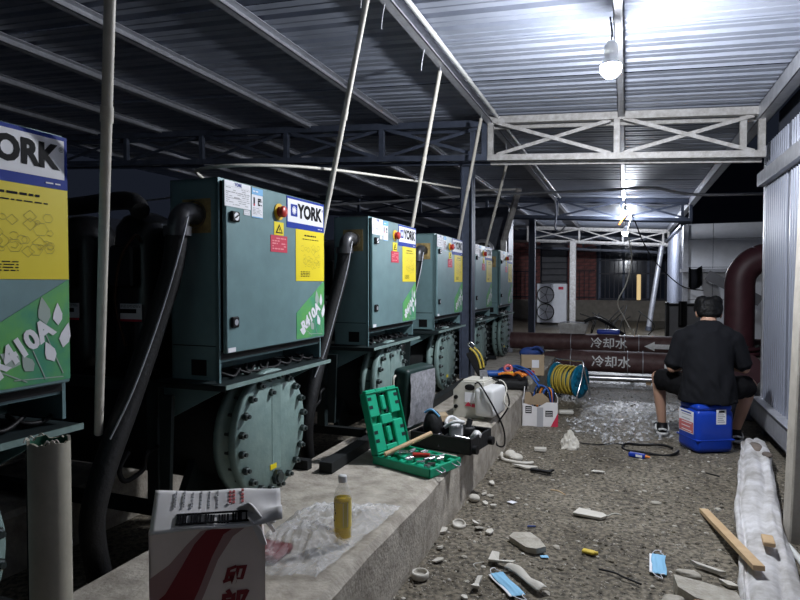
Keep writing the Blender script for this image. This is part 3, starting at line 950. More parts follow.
# ================================================================== BROWN COOLING PIPES
def wrapped(m_, vs, fs, x, yc, zc, R_, a0, mi, mirror=False):
    out = []
    for u, v in vs:
        a = a0 + v / R_
        out.append((x + u, yc - (R_ + .003) * math.cos(a), zc + (R_ + .003) * math.sin(a)))
    m_.add(out, fs, mi)
def fine(vs, fs, n=1):
    bm = bmesh.new()
    bv = [bm.verts.new((u, v, 0)) for u, v in vs]
    for f in fs:
        try:
            bm.faces.new([bv[i] for i in f])
        except ValueError:
            pass
    bmesh.ops.triangulate(bm, faces=bm.faces[:])
    bmesh.ops.subdivide_edges(bm, edges=bm.edges[:], cuts=n, use_grid_fill=True)
    bm.verts.index_update()
    r_ = [(v.co.x, v.co.y) for v in bm.verts], [[v.index for v in f.verts] for f in bm.faces]
    bm.free()
    return r_
def cooling_pipe(label, y, z, rad, xa, xb, tx, lump):
    t = thing('cooling_pipe', label, 'pipe', ((xa + xb) / 2, y, 0), group='brown cooling water pipes')
    cx = (xa + xb) / 2
    m_ = MB(); n = 60; k = 24; vs = []
    for i in range(n + 1):
        x = xa + (xb - xa) * i / n
        q = 1.0
        if lump:
            q = min(1, .62 + .38 * ((x - xa) / .32)) if x < xa + .32 else 1
        for j in range(k):
            a = 2 * math.pi * j / k
            rr_ = rad * q + .006 * nz((x, math.cos(a) * .2, math.sin(a) * .2), 5, y) + (.014 * nz((x, a, 1), 6) if lump and x < xa + .6 else 0)
            vs.append((x - cx, -rr_ * math.cos(a), z + rr_ * math.sin(a)))
    m_.add(vs, [(i * k + j, i * k + (j + 1) % k, (i + 1) * k + (j + 1) % k, (i + 1) * k + j) for i in range(n) for j in range(k)], 0, True)
    m_.add(vs[:k], [list(range(k))]); m_.add(vs[-k:], [list(range(k))])
    m_.build('insulated_tube', 'brown_pipe', t)
    m_ = MB(); vs, fs = fine(*text('冷却水', .175, .0025)); wrapped(m_, vs, fs, tx - cx, 0, z, rad + .007, .02, 0)
    m_.build('lettering', 'paint_white', t)
    for x in (tx + .22 - cx, tx - .55 - cx, tx + .42 - cx):
        MB().lathe([(rad + .012, -.005), (rad + .014, 0), (rad + .012, .005)], (x, 0, z), 24, axis='x').build('wire_band', 'galv', t)
    for x in (xa + .5 - cx, xb - .6 - cx):
        m_ = MB(); m_.box((x - .03, -.11, 0), (x + .03, -.09, z)); m_.box((x - .03, .09, 0), (x + .03, .11, z)); m_.box((x - .03, -.11, z - rad - .03), (x + .03, .11, z - rad))
        m_.build('support_stand', 'galv_dark', t)
    return t, cx
t, cx = cooling_pipe('upper brown cooling pipe with white arrow, carrying the metal tray', 9.62, .485, .13, -1.72, 2.7, -.235, False)
m_ = MB()
arrow = [(.26, 0), (.40, .072), (.40, .034), (.72, .034), (.72, -.034), (.40, -.034), (.40, -.072)]
vs, fs = fine([(u, v) for u, v in arrow], [(0, 1, 6), (2, 3, 4, 5), (1, 2, 5, 6)], 2)
wrapped(m_, vs, fs, -cx, 0, .485, .14, -.1, 0)
m_.build('flow_arrow', 'paint_white', t)
t, cx = cooling_pipe('lower brown cooling pipe in front, with a lumpy insulated left end', 9.08, .275, .155, -1.12, 1.6, -.19, True)
m_ = MB(); vs, fs = fine([(.50, -.04), (.72, -.04), (.72, .04), (.50, .04)], [(0, 1, 2, 3)], 3); wrapped(m_, vs, fs, -cx, 0, .275, .155 + .006, -.15, 0)
m_.build('white_patch', 'paint_white', t)
t = thing('silver_pipe', 'thin silver foil-wrapped pipe under the brown pipes', 'pipe', (0, 8.86, 0))
MB().cyl((-.75, 0, .06), (1.4, 0, .09), .045, n=14).build('tube', 'chrome', t)
for x in (-.6, .3, 1.2):
    MB().box((x - .03, -.05, -.01), (x + .03, .05, .03)).build('wood_block', 'wood', t)
# things on the pipes
t = thing('metal_tray', 'galvanized metal tray resting on the upper brown pipe', 'tray', (-.73, 9.66, .622))
m_ = MB(); a = [(-.21, -.12), (.15, -.12), (.15, .12), (-.21, .12)]; b = [(-.25, -.15), (.19, -.15), (.19, .15), (-.25, .15)]
vs = [(*p, 0) for p in a] + [(*p, .15) for p in b] + [(p[0] * .97, p[1] * .95, .008) for p in a] + [(p[0] * .97, p[1] * .95, .15) for p in b]
m_.add(vs, [(3, 2, 1, 0), (8, 9, 10, 11)] + [(i, (i + 1) % 4, 4 + (i + 1) % 4, 4 + i) for i in range(4)] + [(8 + i, 12 + i, 12 + (i + 1) % 4, 8 + (i + 1) % 4) for i in range(4)] + [(4 + i, 4 + (i + 1) % 4, 12 + (i + 1) % 4, 12 + i) for i in range(4)])
m_.build('pan', 'galv_pale', t)
m_ = MB(); m_.tube([(-.25, .1, .15), (-.1, .1, .17), (.19, .1, .15)], .008, 6); m_.build('rim_wire', 'galv', t)
o = MB().rbox((-.16, -.08, 0), (.17, .08, .075), .03, seg=3).build('blue_pouch', 'bluetub', None, (-.25, 9.62, .622))
tag(o, 'bright blue pouch lying on the upper brown pipe', 'pouch')
m_ = MB(); m_.tube([(-.60, 9.7, .80), (-.45, 9.72, .86), (-.3, 9.75, .80), (-.1, 9.85, .66), (.05, 9.9, .5), (.1, 10, .1)], .025, 8)
tag(m_.build('rubber_hose', 'black'), 'black hose draped from the metal tray over the pipe', 'hose')

# big maroon elbow pipe on the right
t = thing('elbow_duct', 'large dark maroon pipe bending into the wall behind the person', 'pipe', (1.28, 8.2, 0))
pts = [(0, 0, 0), (0, 0, .5), (0, 0, 1.25)] + [(.30 - .30 * math.cos(a), 0, 1.40 + .30 * math.sin(a)) for a in (0, .4, .8, 1.2, 1.57)] + [(.9, 0, 1.70), (1.45, 0, 1.70)]
MB().tube(pts, .165, 24, sub=5).build('tube', 'maroon', t)
MB().lathe([(.165, -.02), (.24, -.02), (.24, .02), (.165, .02)], (0, 0, .62), 26).build('flange', 'maroon', t)
MB().lathe([(.165, -.02), (.24, -.02), (.24, .02), (.165, .02)], (0, 0, .56), 26).build('flange', 'maroon', t)
for k in range(10):
    a = k * .628
    MB().cyl((.205 * math.cos(a), .205 * math.sin(a), .52), (.205 * math.cos(a), .205 * math.sin(a), .66), .014, n=6).build('bolt', 'bolt', t)
m_ = MB(); m_.cyl((0, -.05, .36), (0, -.42, .40), .13, n=22); m_.cyl((0, -.40, .40), (0, -.45, .405), .19, n=22)
m_.build('side_branch', 'maroon', t)
t = thing('insulated_riser', 'black riser with pale collar beside the maroon elbow pipe', 'pipe', (1.60, 8.0, 0))
MB().cyl((0, 0, 0), (0, 0, 1.22), .115, n=18).build('riser', 'black', t)
MB().cyl((0, 0, 1.22), (0, 0, 1.50), .125, n=18).build('collar', 'beige', t)
m_ = MB(); m_.lathe([(.13, 0), (.13, .02), (.05, .05), (.05, .1), (0, .1)], (0, 0, 1.50), 16); m_.build('valve_cap', 'galv_pale', t)
o = MB().rbox((-.20, -.12, 0), (.16, .12, .34), .05, seg=3).build('pump_motor', 'galv_dark', None, (1.08, 6.95, .0))
o = tag(o, 'dark motor housing on the floor at the corner of the white wall', 'motor')

# grey duct box and dark round pipe behind the far chillers
t = thing('grey_duct', 'grey sheet duct rising behind the far chillers', 'duct', (-2.3, 10.6, 0))
MB().rbox((-.5, 0, 0), (.35, .5, 2.75), .02).build('casing', 'galv_dark', t)
MB().cyl((-.1, -.02, 1.95), (.0, -.55, 1.95), .14, n=20).build('round_stub', 'black', t)
MB().lathe([(.14, -.01), (.20, -.01), (.20, .02), (.14, .02)], (0, -.5, 1.95), 20, axis='y').build('flange', 'galv', t)

# lamps
def lamp(label, x, y, zt, zb, r, mat):
    t = thing('bulb_lamp', label, 'lamp', (x, y, zb))
    h = zt - zb
    m_ = MB().lathe([(0, -r * 1.0), (r * .55, -r * .86), (r * .9, -r * .45), (r, 0), (r * .97, r * .26)], (0, 0, 0), 22)
    m_.build('bulb', mat, t)
    m_ = MB().lathe([(r * .97, r * .26), (r * .85, r * .60), (r * .62, r * 1.0), (r * .57, r * 1.28), (r * .64, r * 1.4), (r * .60, r * 2.2), (r * .35, r * 2.6), (0, r * 2.65)], (0, 0, 0), 18)
    m_.build('socket', 'pvc_white', t)
    m_ = MB(); m_.tube([(0, 0, r * 2.6), (.005, .01, h * .7), (-.006, 0, h)], .006, 6); m_.build('cord', 'black', t)
lamp('large glowing white bulb hanging from the roof beam near the camera', -.10, 3.90, rz(-.06) - .08, 2.705, .062, 'bulb')
lamp('small bare bulb glowing at the orange cable splice under the middle truss', -.03, 12.42, rz(-.03) - .08, 2.78, .045, 'bulb_mid')
lamp('smaller glowing white bulb hanging at the far end of the shed', -.03, 16.2, rz(-.03) - .08, 2.66, .075, 'bulb_far')
t = thing('cable_splice', 'orange and white cable splice tied under the middle truss', 'cable', (-.04, 12.6, 2.60))
m_ = MB(); m_.tube([(0, 0, .25), (.03, -.02, .15), (-.04, -.03, .05), (-.10, -.03, -.06)], .018, 8); m_.build('taped_joint', 'orange', t)
m_ = MB(); m_.tube([(.05, 0, .3), (.12, 0, .1), (.06, 0, -.2), (.14, .3, -.7), (.05, .5, -1.2), (-.12, .6, -1.6), (.0, .7, -1.9), (.2, .8, -2.3), (.25, .9, -2.55)], .012, 6); m_.build('hanging_cable', 'offwhite', t)
m_ = MB(); m_.tube([(.06, 0, .28), (.2, .2, .0), (.35, .6, -.35), (.6, 1.0, -.75), (1.1, 1.1, -1.25), (1.5, .9, -1.35)], .012, 6); m_.build('black_cable', 'black', t)

# pale pipe under the trusses, crossing the shed
m_ = MB(); m_.tube([(-7, 8.3, 2.62), (-4, 8.3, 2.60), (-2, 8.3, 2.63), (-.4, 8.3, 2.61), (.3, 8.3, 2.61), (.9, 8.3, 2.49), (2.74, 8.3, 2.46)], .018, 8)
tag(m_.build('cross_pipe', 'galv'), 'thin pale pipe crossing the whole shed under the roof beyond the near truss', 'pipe')
m_ = MB(); m_.tube([(-8.9, 5.4, 2.28), (-5, 5.2, 2.30), (-2.6, 3.2, 2.03), (-2.1, 2.6, 2.00), (-1.75, 3.0, 2.06), (-1.7, 4.4, 2.22), (-1.7, 6.45, 2.44)], .009, 6)
tag(m_.build('slack_cable', 'offwhite'), 'pale slack cable sagging across above the second cabinet', 'cable')
m_ = MB(); m_.tube([(-1.36, 12.5, 3.06), (-1.30, 12.2, 2.75), (-1.28, 11.8, 2.45), (-1.15, 11.5, 2.36), (-1.05, 11.4, 2.45)], .018, 6)
tag(m_.build('cable_loop', 'galv'), 'grey loop of cable dropping from the left roof beam', 'cable')
t = thing('leaning_pole', 'grey pole leaning beside the white room at the far end', 'pole', (.62, 19.0, 0))
MB().cyl((0, 0, 0), (.35, .2, 2.5), .075, n=12).build('shaft', 'galv', t); MB().cyl((.0, 0, 0), (.02, .01, .12), .09, n=12).build('shoe', 'galv_dark', t)
t = thing('plant_clump', 'dark clump of dry stems on the ground before the far gate', 'plant', (-.3, 17.5, 0))
rr = random.Random(12)
for k in range(12):
    x = rr.uniform(-.9, .9); m_ = MB(); m_.tube([(x, 0, 0), (x + rr.uniform(-.15, .15), rr.uniform(-.2, .2), rr.uniform(.2, .4)), (x + rr.uniform(-.35, .35), rr.uniform(-.2, .2), rr.uniform(.4, .8))], .014, 5); m_.build('stem', 'rubber', t)

# ================================================================== THINGS ON THE KERB
KZ = .332
# --- large carton with a torn label flap (lower left)
t = thing('large_carton', 'large open carton with maroon swoosh and red characters, nearest the camera', 'carton', (-1.217, 1.537, KZ), (0, 0, R(35)))
W, D_, H_ = .30, .24, .285
t.scale = (1.10, .9, 1.21)
def carton_front(m_):
    # front wall (facing the camera) as printed fields
    y = -D_ / 2
    top = [(-W / 2, H_ + .0), (W / 2 - .04, H_ - .005), (W / 2, H_ - .055)]
    m_.prism([(-W / 2, 0), (W / 2, 0)] + top[::-1], XZ, y, y + .005, 0)
    def curve(pts, off):
        return pts
    sw = [(-.15, .17), (-.10, .20), (-.055, .245), (-.02, .275), (.03, .283), (.105, .279), (.065, .255), (.025, .20), (-.01, .12), (-.05, .04), (-.08, 0), (-.15, 0)]
    m_.add([(u, y - .0008, v) for u, v in sw], [list(range(len(sw)))], 1)
    sw = [(-.15, .10), (-.11, .13), (-.07, .19), (-.035, .245), (-.005, .275), (.03, .281), (.075, .281), (.04, .262), (.01, .21), (-.025, .13), (-.07, .045), (-.10, .01), (-.15, .015)]
    m_.add([(u, y - .0014, v) for u, v in sw], [list(range(len(sw)))], 2)
m_ = MB(); carton_front(m_)
vs, fs = text('郎', .085, .003)
m_.add([(.065 + u * .95 + v * .12, -D_ / 2 - .002, .075 + v) for u, v in vs], fs, 2)
vs, fs = text('印', .06, .003)
m_.add([(.068 + u * .95 + v * .25, -D_ / 2 - .002, .155 + v * .8) for u, v in vs], fs, 2)
vs, fs = text('饮', .030, .001)
m_.add([(-.005 + v, -D_ / 2 - .002, .06 - u) for u, v in vs], fs, 3)
m_.build('front_wall', ['card_pink', 'card_mauve', 'card_maroon', 'print_black'], t)
MB().box((W / 2 - .005, -D_ / 2, 0), (W / 2, D_ / 2, H_ - .055)).build('side_wall', 'card_pink', t)
MB().box((-W / 2, -D_ / 2, 0), (-W / 2 + .005, D_ / 2, H_)).build('side_wall', 'card_pink', t)
MB().box((-W / 2, D_ / 2 - .005, 0), (W / 2, D_ / 2, H_ - .03)).build('back_wall', 'card', t)
MB().box((-W / 2, -D_ / 2, 0), (W / 2, D_ / 2, .005)).build('base', 'card', t)
MB().prism([(W / 2 - .045, H_ + .012), (W / 2 - .01, H_ - .02), (W / 2 + .005, H_ - .06), (W / 2 - .012, H_ - .055)], XZ, -D_ / 2 - .004, -D_ / 2 + .02).build('torn_edge', 'card_white', t)
# white label flap lying across the opening, tipped towards the camera
fl = MB()
def flap(u, v):
    x = -W / 2 + .002 + u * .345
    y = -D_ / 2 - .008 + v * .15
    z = H_ - .004 + .004 * u * (1 - .3 * v) + (.070 - .030 * u) * v + .008 * math.sin(u * 7 + v * 3) * u + (.02 * math.sin(v * 9) * max(0, u - .8) * 4)
    return (x, y, z)
fl.grid(flap, 24, 12)
def on_flap(u, v, k=.002):
    p = flap(u, v); return (p[0], p[1] - k * .6, p[2] + k)
def fquad(u0, v0, u1, v1, mi):
    fl.add([on_flap(u0, v0), on_flap(u1, v0), on_flap(u1, v1), on_flap(u0, v1)], [(0, 1, 2, 3)], mi)
for i in range(26):
    u = .19 + i * .021
    if i % 5 != 4:
        fquad(u, .13, u + (.012 if i % 2 else .017), .36, 1)
fquad(.185, .11, .74, .14, 1); fquad(.185, .36, .74, .39, 1)
rr = random.Random(3)
for k in range(6):
    u = .16 + k * .065
    v = .55
    while v < .95:
        l = rr.uniform(.03, .08); fquad(u, v, u + .012, min(v + l, .97), 2); v += l + .03
for u in (.58, .61, .68):
    for k in range(4):
        fquad(u, .62 + k * .09, u + .02, .67 + k * .09, 3)
f = fl.build('label_flap', ['card_white', 'print_black', 'print_grey', 'pink'], t)
f.modifiers.new('thick', 'SOLIDIFY').thickness = .003
m_ = MB(); m_.grid(lambda u, v: (.085 + .085 * u + .012 * math.sin(v * 9), -.10 + .05 * v + .012 * math.sin(u * 8), H_ + .035 - .05 * u * u - .03 * v + .010 * math.sin(u * 6 + v * 5)), 12, 10)
c = m_.build('torn_flap', 'card_white', t); c.modifiers.new('thick', 'SOLIDIFY').thickness = .003

# --- crumpled clear plastic beside the carton
rr = random.Random(8)
def wrap(u, v):
    x = -1.40 + .40 * u + .05 * v - .03
    y = 1.78 + .75 * v + .10 * u
    e = min(u, 1 - u, v, 1 - v) * 4
    z = KZ + .012 + min(1, e) * (.055 + .05 * nz((u, v, 0), 4, 2) + .035 * abs(nz((u, v, 1), 9, 5)) + .02 * nz((u, v, 3), 20)) + .012 * abs(nz((u, v, 2), 13))
    return (x + .02 * nz((u, v, 5), 5), y + .03 * nz((u, v, 7), 4), z)
o = MB().grid(wrap, 60, 60, smooth=False).build('plastic_wrap', 'film')
tag(o, 'crumpled clear plastic film lying on the kerb beside the tea bottle', 'plastic film')
o = MB().rbox((-.07, -.07, 0), (.07, .07, .03), .01).build('brown_scrap', 'card_maroon', None, (-1.30, 2.0, KZ))
tag(o, 'small brown scrap showing under the clear plastic film', 'scrap')

# --- tea bottle
t = thing('tea_bottle', 'plastic bottle of yellow tea with white cap standing on the kerb', 'bottle', (-1.08, 2.20, KZ))
t.scale = (1.08, 1.08, 1.1)
s = 1.0
MB().lathe([(0, .004), (.024, .004), (.030, .010), (.032, .02), (.032, .17), (.0, .17)], (0, 0, 0), 24).build('tea', 'tea', t)
MB().lathe([(0, 0), (.026, 0), (.034, .010), (.034, .05), (.0325, .055), (.0325, .155), (.034, .16), (.034, .175), (.028, .20), (.016, .222), (.0145, .228), (.0145, .238)], (0, 0, 0), 24).build('shell', 'bottle_clear', t)
lab = MB().lathe([(.0338, .065), (.0338, .165)], (0, 0, 0), 24)
for k in range(7):
    a = -2.35 + rr.uniform(-.25, .25); z = .085 + k * .010
    p = lambda aa, zz: (.0346 * math.cos(aa), .0346 * math.sin(aa), zz)
    d_ = rr.uniform(.12, .35)
    lab.add([p(a, z), p(a + d_, z + .004), p(a + d_, z + .010), p(a, z + .008)], [(0, 1, 2, 3)], 1)
lab.add([(.0344 * math.cos(a), .0344 * math.sin(a), z) for a, z in ((-1.1, .07), (-.5, .07), (-.5, .16), (-1.1, .16))], [(0, 1, 2, 3)], 2)
lab.build('wrap_label', ['tea_label', 'print_black', 'offwhite'], t)
m_ = MB().lathe([(.0165, .230), (.0165, .250), (.015, .254), (0, .254)], (0, 0, 0), 20)
m_.build('cap', 'white', t)

# --- green socket-set case, open
t = thing('tool_case', 'open bright green socket tool case on the edge of the kerb', 'tool case', (-1.14, 3.30, KZ), (0, 0, R(-20)))
m_ = MB(); w2, d2 = .215, .15
m_.rbox((-w2, -d2, 0), (w2, d2, .012), .006); 
for a, b in (((-w2, -d2, 0), (w2, -d2 + .012, .055)), ((-w2, d2 - .012, 0), (w2, d2, .055)), ((-w2, -d2, 0), (-w2 + .012, d2, .055)), ((w2 - .012, -d2, 0), (w2, d2, .055))):
    m_.rbox(a, b, .005)
m_.build('tray', 'green_case', t)
m_ = MB()
for i in range(6):
    for j in range(4):
        x = -w2 + .04 + i * .066; y = -d2 + .035 + j * .067
        if (i + j) % 2 == 0:
            m_.rbox((x, y, .012), (x + .05, y + .035, .048), .004)
m_.box((-.01, -d2 + .01, .012), (.01, d2 - .01, .05)); m_.box((.06, -d2 + .01, .012), (.075, d2 - .01, .05))
m_.build('insert', 'green_in', t)
rr = random.Random(6)
for k in range(26):
    x = rr.uniform(-w2 + .04, w2 - .05); y = rr.uniform(-d2 + .03, d2 - .04); a = rr.choice((0, 1.57, .4, 1.2))
    l = rr.uniform(.03, .08); r_ = rr.uniform(.007, .012)
    m_ = MB(); m_.cyl((x, y, .052), (x + l * math.cos(a) * .8, y + l * math.sin(a) * .8, .056), r_, n=8)
    m_.build('socket', 'chrome' if k % 3 else 'tool', t)
m_ = MB(); m_.cyl((.0, -.03, .066), (.085, .02, .070), .016, .013, n=10); m_.cyl((.085, .02, .070), (.11, .035, .071), .006, n=8, m=1); m_.build('red_screwdriver', ['red_plastic', 'chrome'], t)
for y in (-.07, .08):
    m_ = MB(); m_.tube([(w2, y - .025, .04), (w2 + .03, y - .02, .03), (w2 + .035, y, .026), (w2 + .03, y + .02, .03), (w2, y + .025, .04)], .005, 6); m_.build('latch', 'chrome', t)
# lid: hinged at the left short side, leaning back past upright
lid = empty('lid'); lid.parent = t; lid.location = (-w2 + .005, 0, .045); lid.rotation_euler = (0, R(-106), 0)
m_ = MB(); L_ = .37
m_.rbox((0, -d2, 0), (L_, d2, .012), .006)
for a, b in (((0, -d2, -.045), (L_, -d2 + .010, .01)), ((0, d2 - .010, -.045), (L_, d2, .01)), ((0, -d2, -.045), (.010, d2, .01)), ((L_ - .010, -d2, -.045), (L_, d2, .01))):
    m_.rbox(a, b, .004)
m_.build('lid_shell', 'green_case', lid)
m_ = MB()
for (xa, xb, ya, yb) in ((.012, .18, -d2 + .012, -.05), (.012, .18, .05, d2 - .012), (.22, .385, -d2 + .012, -.05), (.22, .385, .05, d2 - .012), (.012, .045, -.05, .05), (.165, .225, -.05, .05), (.355, .385, -.05, .05), (.06, .15, -.02, .02), (.25, .34, -.02, .02)):
    m_.rbox((xa, ya, -.034), (xb, yb, 0), .006)
m_.build('lid_insert', 'green_in', lid)
for x in (.07, .12, .27, .32):
    for y in (-.12, .12):
        MB().box((x, y - .018, -.036), (x + .02, y + .018, -.0345)).build('slot', 'suitcase', lid)
for x in (.045, .15, .235, .34):
    for y in (-.035, .035):
        MB().box((x, y - .012, -.016), (x + .03, y + .012, -.0005)).build('slot', 'suitcase', lid)
lid.name = 'lid'
o = MB().cyl((-1.30, 3.20, KZ + .075), (-1.10, 3.46, KZ + .155), .013, .014, n=10).build('wooden_handle', 'wood')
tag(o, 'round pale wooden handle lying across the green tool case', 'handle')

# --- dark suitcase, open, full of tools
t = thing('suitcase', 'open black suitcase of tools behind the green tool case', 'suitcase', (-1.07, 3.80, KZ), (0, 0, R(-10)))
w2, d2 = .215, .17
m_ = MB(); m_.rbox((-w2, -d2, 0), (w2, d2, .012), .01)
for a, b in (((-w2, -d2, 0), (w2, -d2 + .012, .105)), ((-w2, d2 - .012, 0), (w2, d2, .105)), ((-w2, -d2, 0), (-w2 + .012, d2, .105)), ((w2 - .012, -d2, 0), (w2, d2, .105))):
    m_.rbox(a, b, .008)
m_.build('shell', 'bag_black', t)
m_ = MB(); m_.rbox((-w2 - .155, -d2 - .02, .06), (-w2 - .035, d2 + .02, .485), .03, seg=3); m_.build('lid', 'suitcase', t, rot=(0, R(4), 0))
m_ = MB(); m_.grid(lambda u, v: (-w2 - .030 + .010 * nz((u, v, 0), 5) + .014 * math.sin(v * 3), -d2 + .0 + 2 * d2 * u, .10 + .36 * v), 14, 14); m_.build('lid_pocket', 'mesh_grey', t, rot=(0, R(4), 0))
for y in (-.13, .13):
    m_ = MB(); m_.cyl((w2, y, .03), (w2 + .03, y, .03), .028, n=14); m_.build('wheel', 'black', t)
m_ = MB(); m_.tube([(-w2 - .10, -d2 - .02, .36), (-w2 - .10, -d2 - .045, .38), (-w2 - .10, -d2 - .045, .44), (-w2 - .10, -d2 - .02, .46)], .008, 6); m_.build('carry_handle', 'offwhite', t)
def loose(name, mbuild, mats, loc, rot, label, cat, group='loose tools in the suitcase'):
    o = mbuild.build(name, mats, None, loc, rot)
    return tag(o, label, cat, group)
bp = Vector((-1.07, 3.80, KZ))
m_ = MB(); m_.ball((0, 0, .09), (.065, .07, .12), 16, 12); m_.tube([(-.05, -.02, .19), (0, -.03, .215), (.05, -.02, .17)], .008, 6, m=1)
loose('black_pouch', m_, ['bag_black', 'print_cyan'], bp + Vector((-.12, -.02, .02)), (0, 0, 0), 'black pouch with a blue strap standing in the suitcase', 'pouch')
m_ = MB(); rr = random.Random(9)
m_.tube([(-.06, -.04, .10), (.0, -.06, .14), (.06, -.02, .13), (.04, .05, .12), (-.02, .04, .15), (-.05, -.02, .12), (.02, -.03, .10)], .012, 8)
m_.rbox((-.03, -.03, .03), (.06, .05, .11), .012)
loose('white_hose', m_, ['white'], bp + Vector((.02, -.01, .03)), (0, 0, .3), 'white coiled hose lying on the tools in the suitcase', 'hose')
m_ = MB(); m_.rbox((-.04, -.03, .0), (.05, .05, .09), .02, seg=2); m_.cyl((0, 0, .08), (.02, .02, .13), .02, n=12)
loose('charger_block', m_, ['black'], bp + Vector((.10, .05, .03)), (0, 0, .5), 'black rounded charger block in the right half of the suitcase', 'charger')
m_ = MB(); m_.lathe([(0, 0), (.03, 0), (.035, .02), (.028, .07), (.012, .08), (0, .08)], (0, 0, 0), 14)
loose('glass_gauge', m_, ['galv_pale'], bp + Vector((.16, -.03, .05)), (.4, .5, 0), 'small grey gauge at the right side of the suitcase', 'gauge')
for k in range(7):
    x = -.17 + k * .055; m_ = MB(); m_.cyl((-.05, 0, 0), (.05, rr.uniform(-.03, .03), .02), .010, n=8)
    q = loose('spanner', m_, ['chrome' if k % 2 else 'tool'], bp + Vector((x * .85, -.09 + .02 * (k % 3), .045 + .012 * (k % 2))), (0, 0, k * .7), '%s metal hand tool from the left at the front of the suitcase' % ('first', 'second', 'third', 'fourth', 'fifth', 'sixth', 'seventh')[k], 'tool')

# --- white vacuum pump box with black cord
t = thing('vacuum_pump', 'off-white pump unit with black cord on the kerb past the suitcase', 'pump', (-1.08, 4.72, KZ), (0, 0, R(-8)))
m_ = MB()
m_.prism([(-.20, 0), (.06, 0), (.06, .285), (-.13, .285), (-.20, .21)], XZ, -.10, .16)
m_.build('housing', 'offwhite', t)
m_ = MB().rbox((.015, -.20, .035), (.175, .10, .255), .03, seg=3); m_.build('front_block', 'white', t)
MB().rbox((-.13, -.07, .285), (.045, .14, .296), .004).build('top_plate', 'offwhite', t)
m_ = MB(); m_.ball((-.06, -.08, .24), (.06, .03, .035), 14, 8); m_.build('black_grip', 'black', t)
m_ = MB(); m_.cyl((-.175, -.115, .155), (-.175, -.095, .155), .016, n=12); m_.build('port', 'black', t)
m_ = MB(); m_.cyl((-.175, -.115, .08), (-.175, -.095, .08), .016, n=12); m_.build('port', 'black', t)
m_ = MB(); m_.box((-.10, -.104, .12), (.0, -.099, .20), 0); m_.prism([(-.10, .09), (-.04, .09), (-.07, .125)], XZ, -.105, -.1, 1); m_.box((-.04, -.105, .085), (.01, -.1, .11), 1); m_.build('label', ['print_white', 'print_red'], t)
m_ = MB(); m_.cyl((.0, 0, .296), (.0, 0, .325), .012, n=10); m_.build('filler_cap', 'chrome', t)
m_ = MB(); m_.tube([(-.02, -.09, .27), (.03, -.14, .29), (.10, -.21, .25), (.19, -.2, .10), (.24, -.15, -.05), (.21, -.05, -.20), (.13, .0, -.21), (.11, .06, -.08), (.20, .10, .10), (.12, .12, .26), (.02, .12, .29)], .0065, 8)
m_.build('cord', 'black', t)
m_ = MB(); m_.tube([(.06, .05, .25), (.10, .18, .27), (.17, .12, .22), (.19, .0, .13), (.20, .12, .06)], .005, 6); m_.build('grey_tube', 'offwhite', t)

# --- brick scrap behind suitcase
o = MB().rbox((-.10, -.05, 0), (.10, .05, .06), .008).build('wood_block', 'card', None, (-1.38, 4.42, KZ), (0, 0, .4)); tag(o, 'brown wooden block on the kerb between suitcase and pump', 'block')

# --- black tool bag with yellow webbing, further along the kerb
t = thing('tool_bag', 'open black tool bag with yellow webbing beyond the pump', 'bag', (-1.17, 6.15, KZ), (0, 0, R(8)))
m_ = MB(); m_.rbox((-.26, -.20, 0), (.24, .20, .10), .03, seg=2); m_.build('body', 'bag_black', t)
m_ = MB(); m_.rbox((-.05, -.01, 0), (.05, .01, .36), .008); m_.build('raised_flap', 'bag_black', t, (-.16, -.17, .06), (R(6), R(-28), 0))
m_ = MB(); m_.tube([(-.33, -.20, .41), (-.28, -.21, .37), (-.24, -.20, .29), (-.22, -.2, .21)], .012, 6); m_.tube([(-.29, -.20, .42), (-.23, -.21, .36), (-.20, -.20, .28), (-.19, -.2, .22)], .010, 6); m_.build('webbing', 'cable_yellow', t)
m_ = MB(); m_.tube([(-.33, -.2, .42), (-.35, -.2, .45), (-.32, -.2, .47), (-.29, -.2, .44)], .008, 6); m_.build('buckle', 'chrome', t)
m_ = MB(); m_.rbox((-.21, -.215, .10), (-.13, -.195, .22), .005); m_.build('pale_tag', 'mesh_grey', t, rot=(0, R(-8), 0))
bx = Vector((-1.13, 6.15, KZ + .112))
def pile(name, m_, mats, off, rot, lab, cat):
    o = m_.build(name, mats, None, bx + Vector(off), rot)
    return tag(o, lab, cat, 'tools heaped on the tool bag')
pile('tape_roll', MB().lathe([(.025, 0), (.048, 0), (.048, .04), (.025, .04), (.025, 0)], (0, 0, 0), 20), ['pink'], (.00, .02, .06), (.9, .2, 0), 'pink-red tape roll on top of the tool heap', 'tape')
m_ = MB(); capsule(m_, (-.08, 0, .03), (.06, .02, .035), .035, .03); pile('blue_glove', m_, ['blue_tool'], (-.10, -.10, .0), (0, 0, .2), 'blue work glove at the left of the tool heap', 'glove')
m_ = MB(); m_.tube([(-.06, 0, .02), (0, .02, .05), (.09, -.02, .03)], .014, 8); m_.tube([(-.06, .03, .02), (0, .0, .05), (.09, .04, .03)], .014, 8); pile('orange_pliers', m_, ['orange'], (.12, -.15, .01), (0, 0, -.6), 'orange-handled pliers at the front of the tool heap', 'pliers')
m_ = MB(); m_.cyl((-.09, 0, .02), (.05, 0, .03), .017, n=10); m_.cyl((.05, 0, .03), (.14, 0, .035), .006, n=8, m=1); pile('red_screwdriver', m_, ['red_plastic', 'chrome'], (.14, .07, .01), (0, 0, -.9), 'red-handled screwdriver at the right of the tool heap', 'screwdriver')
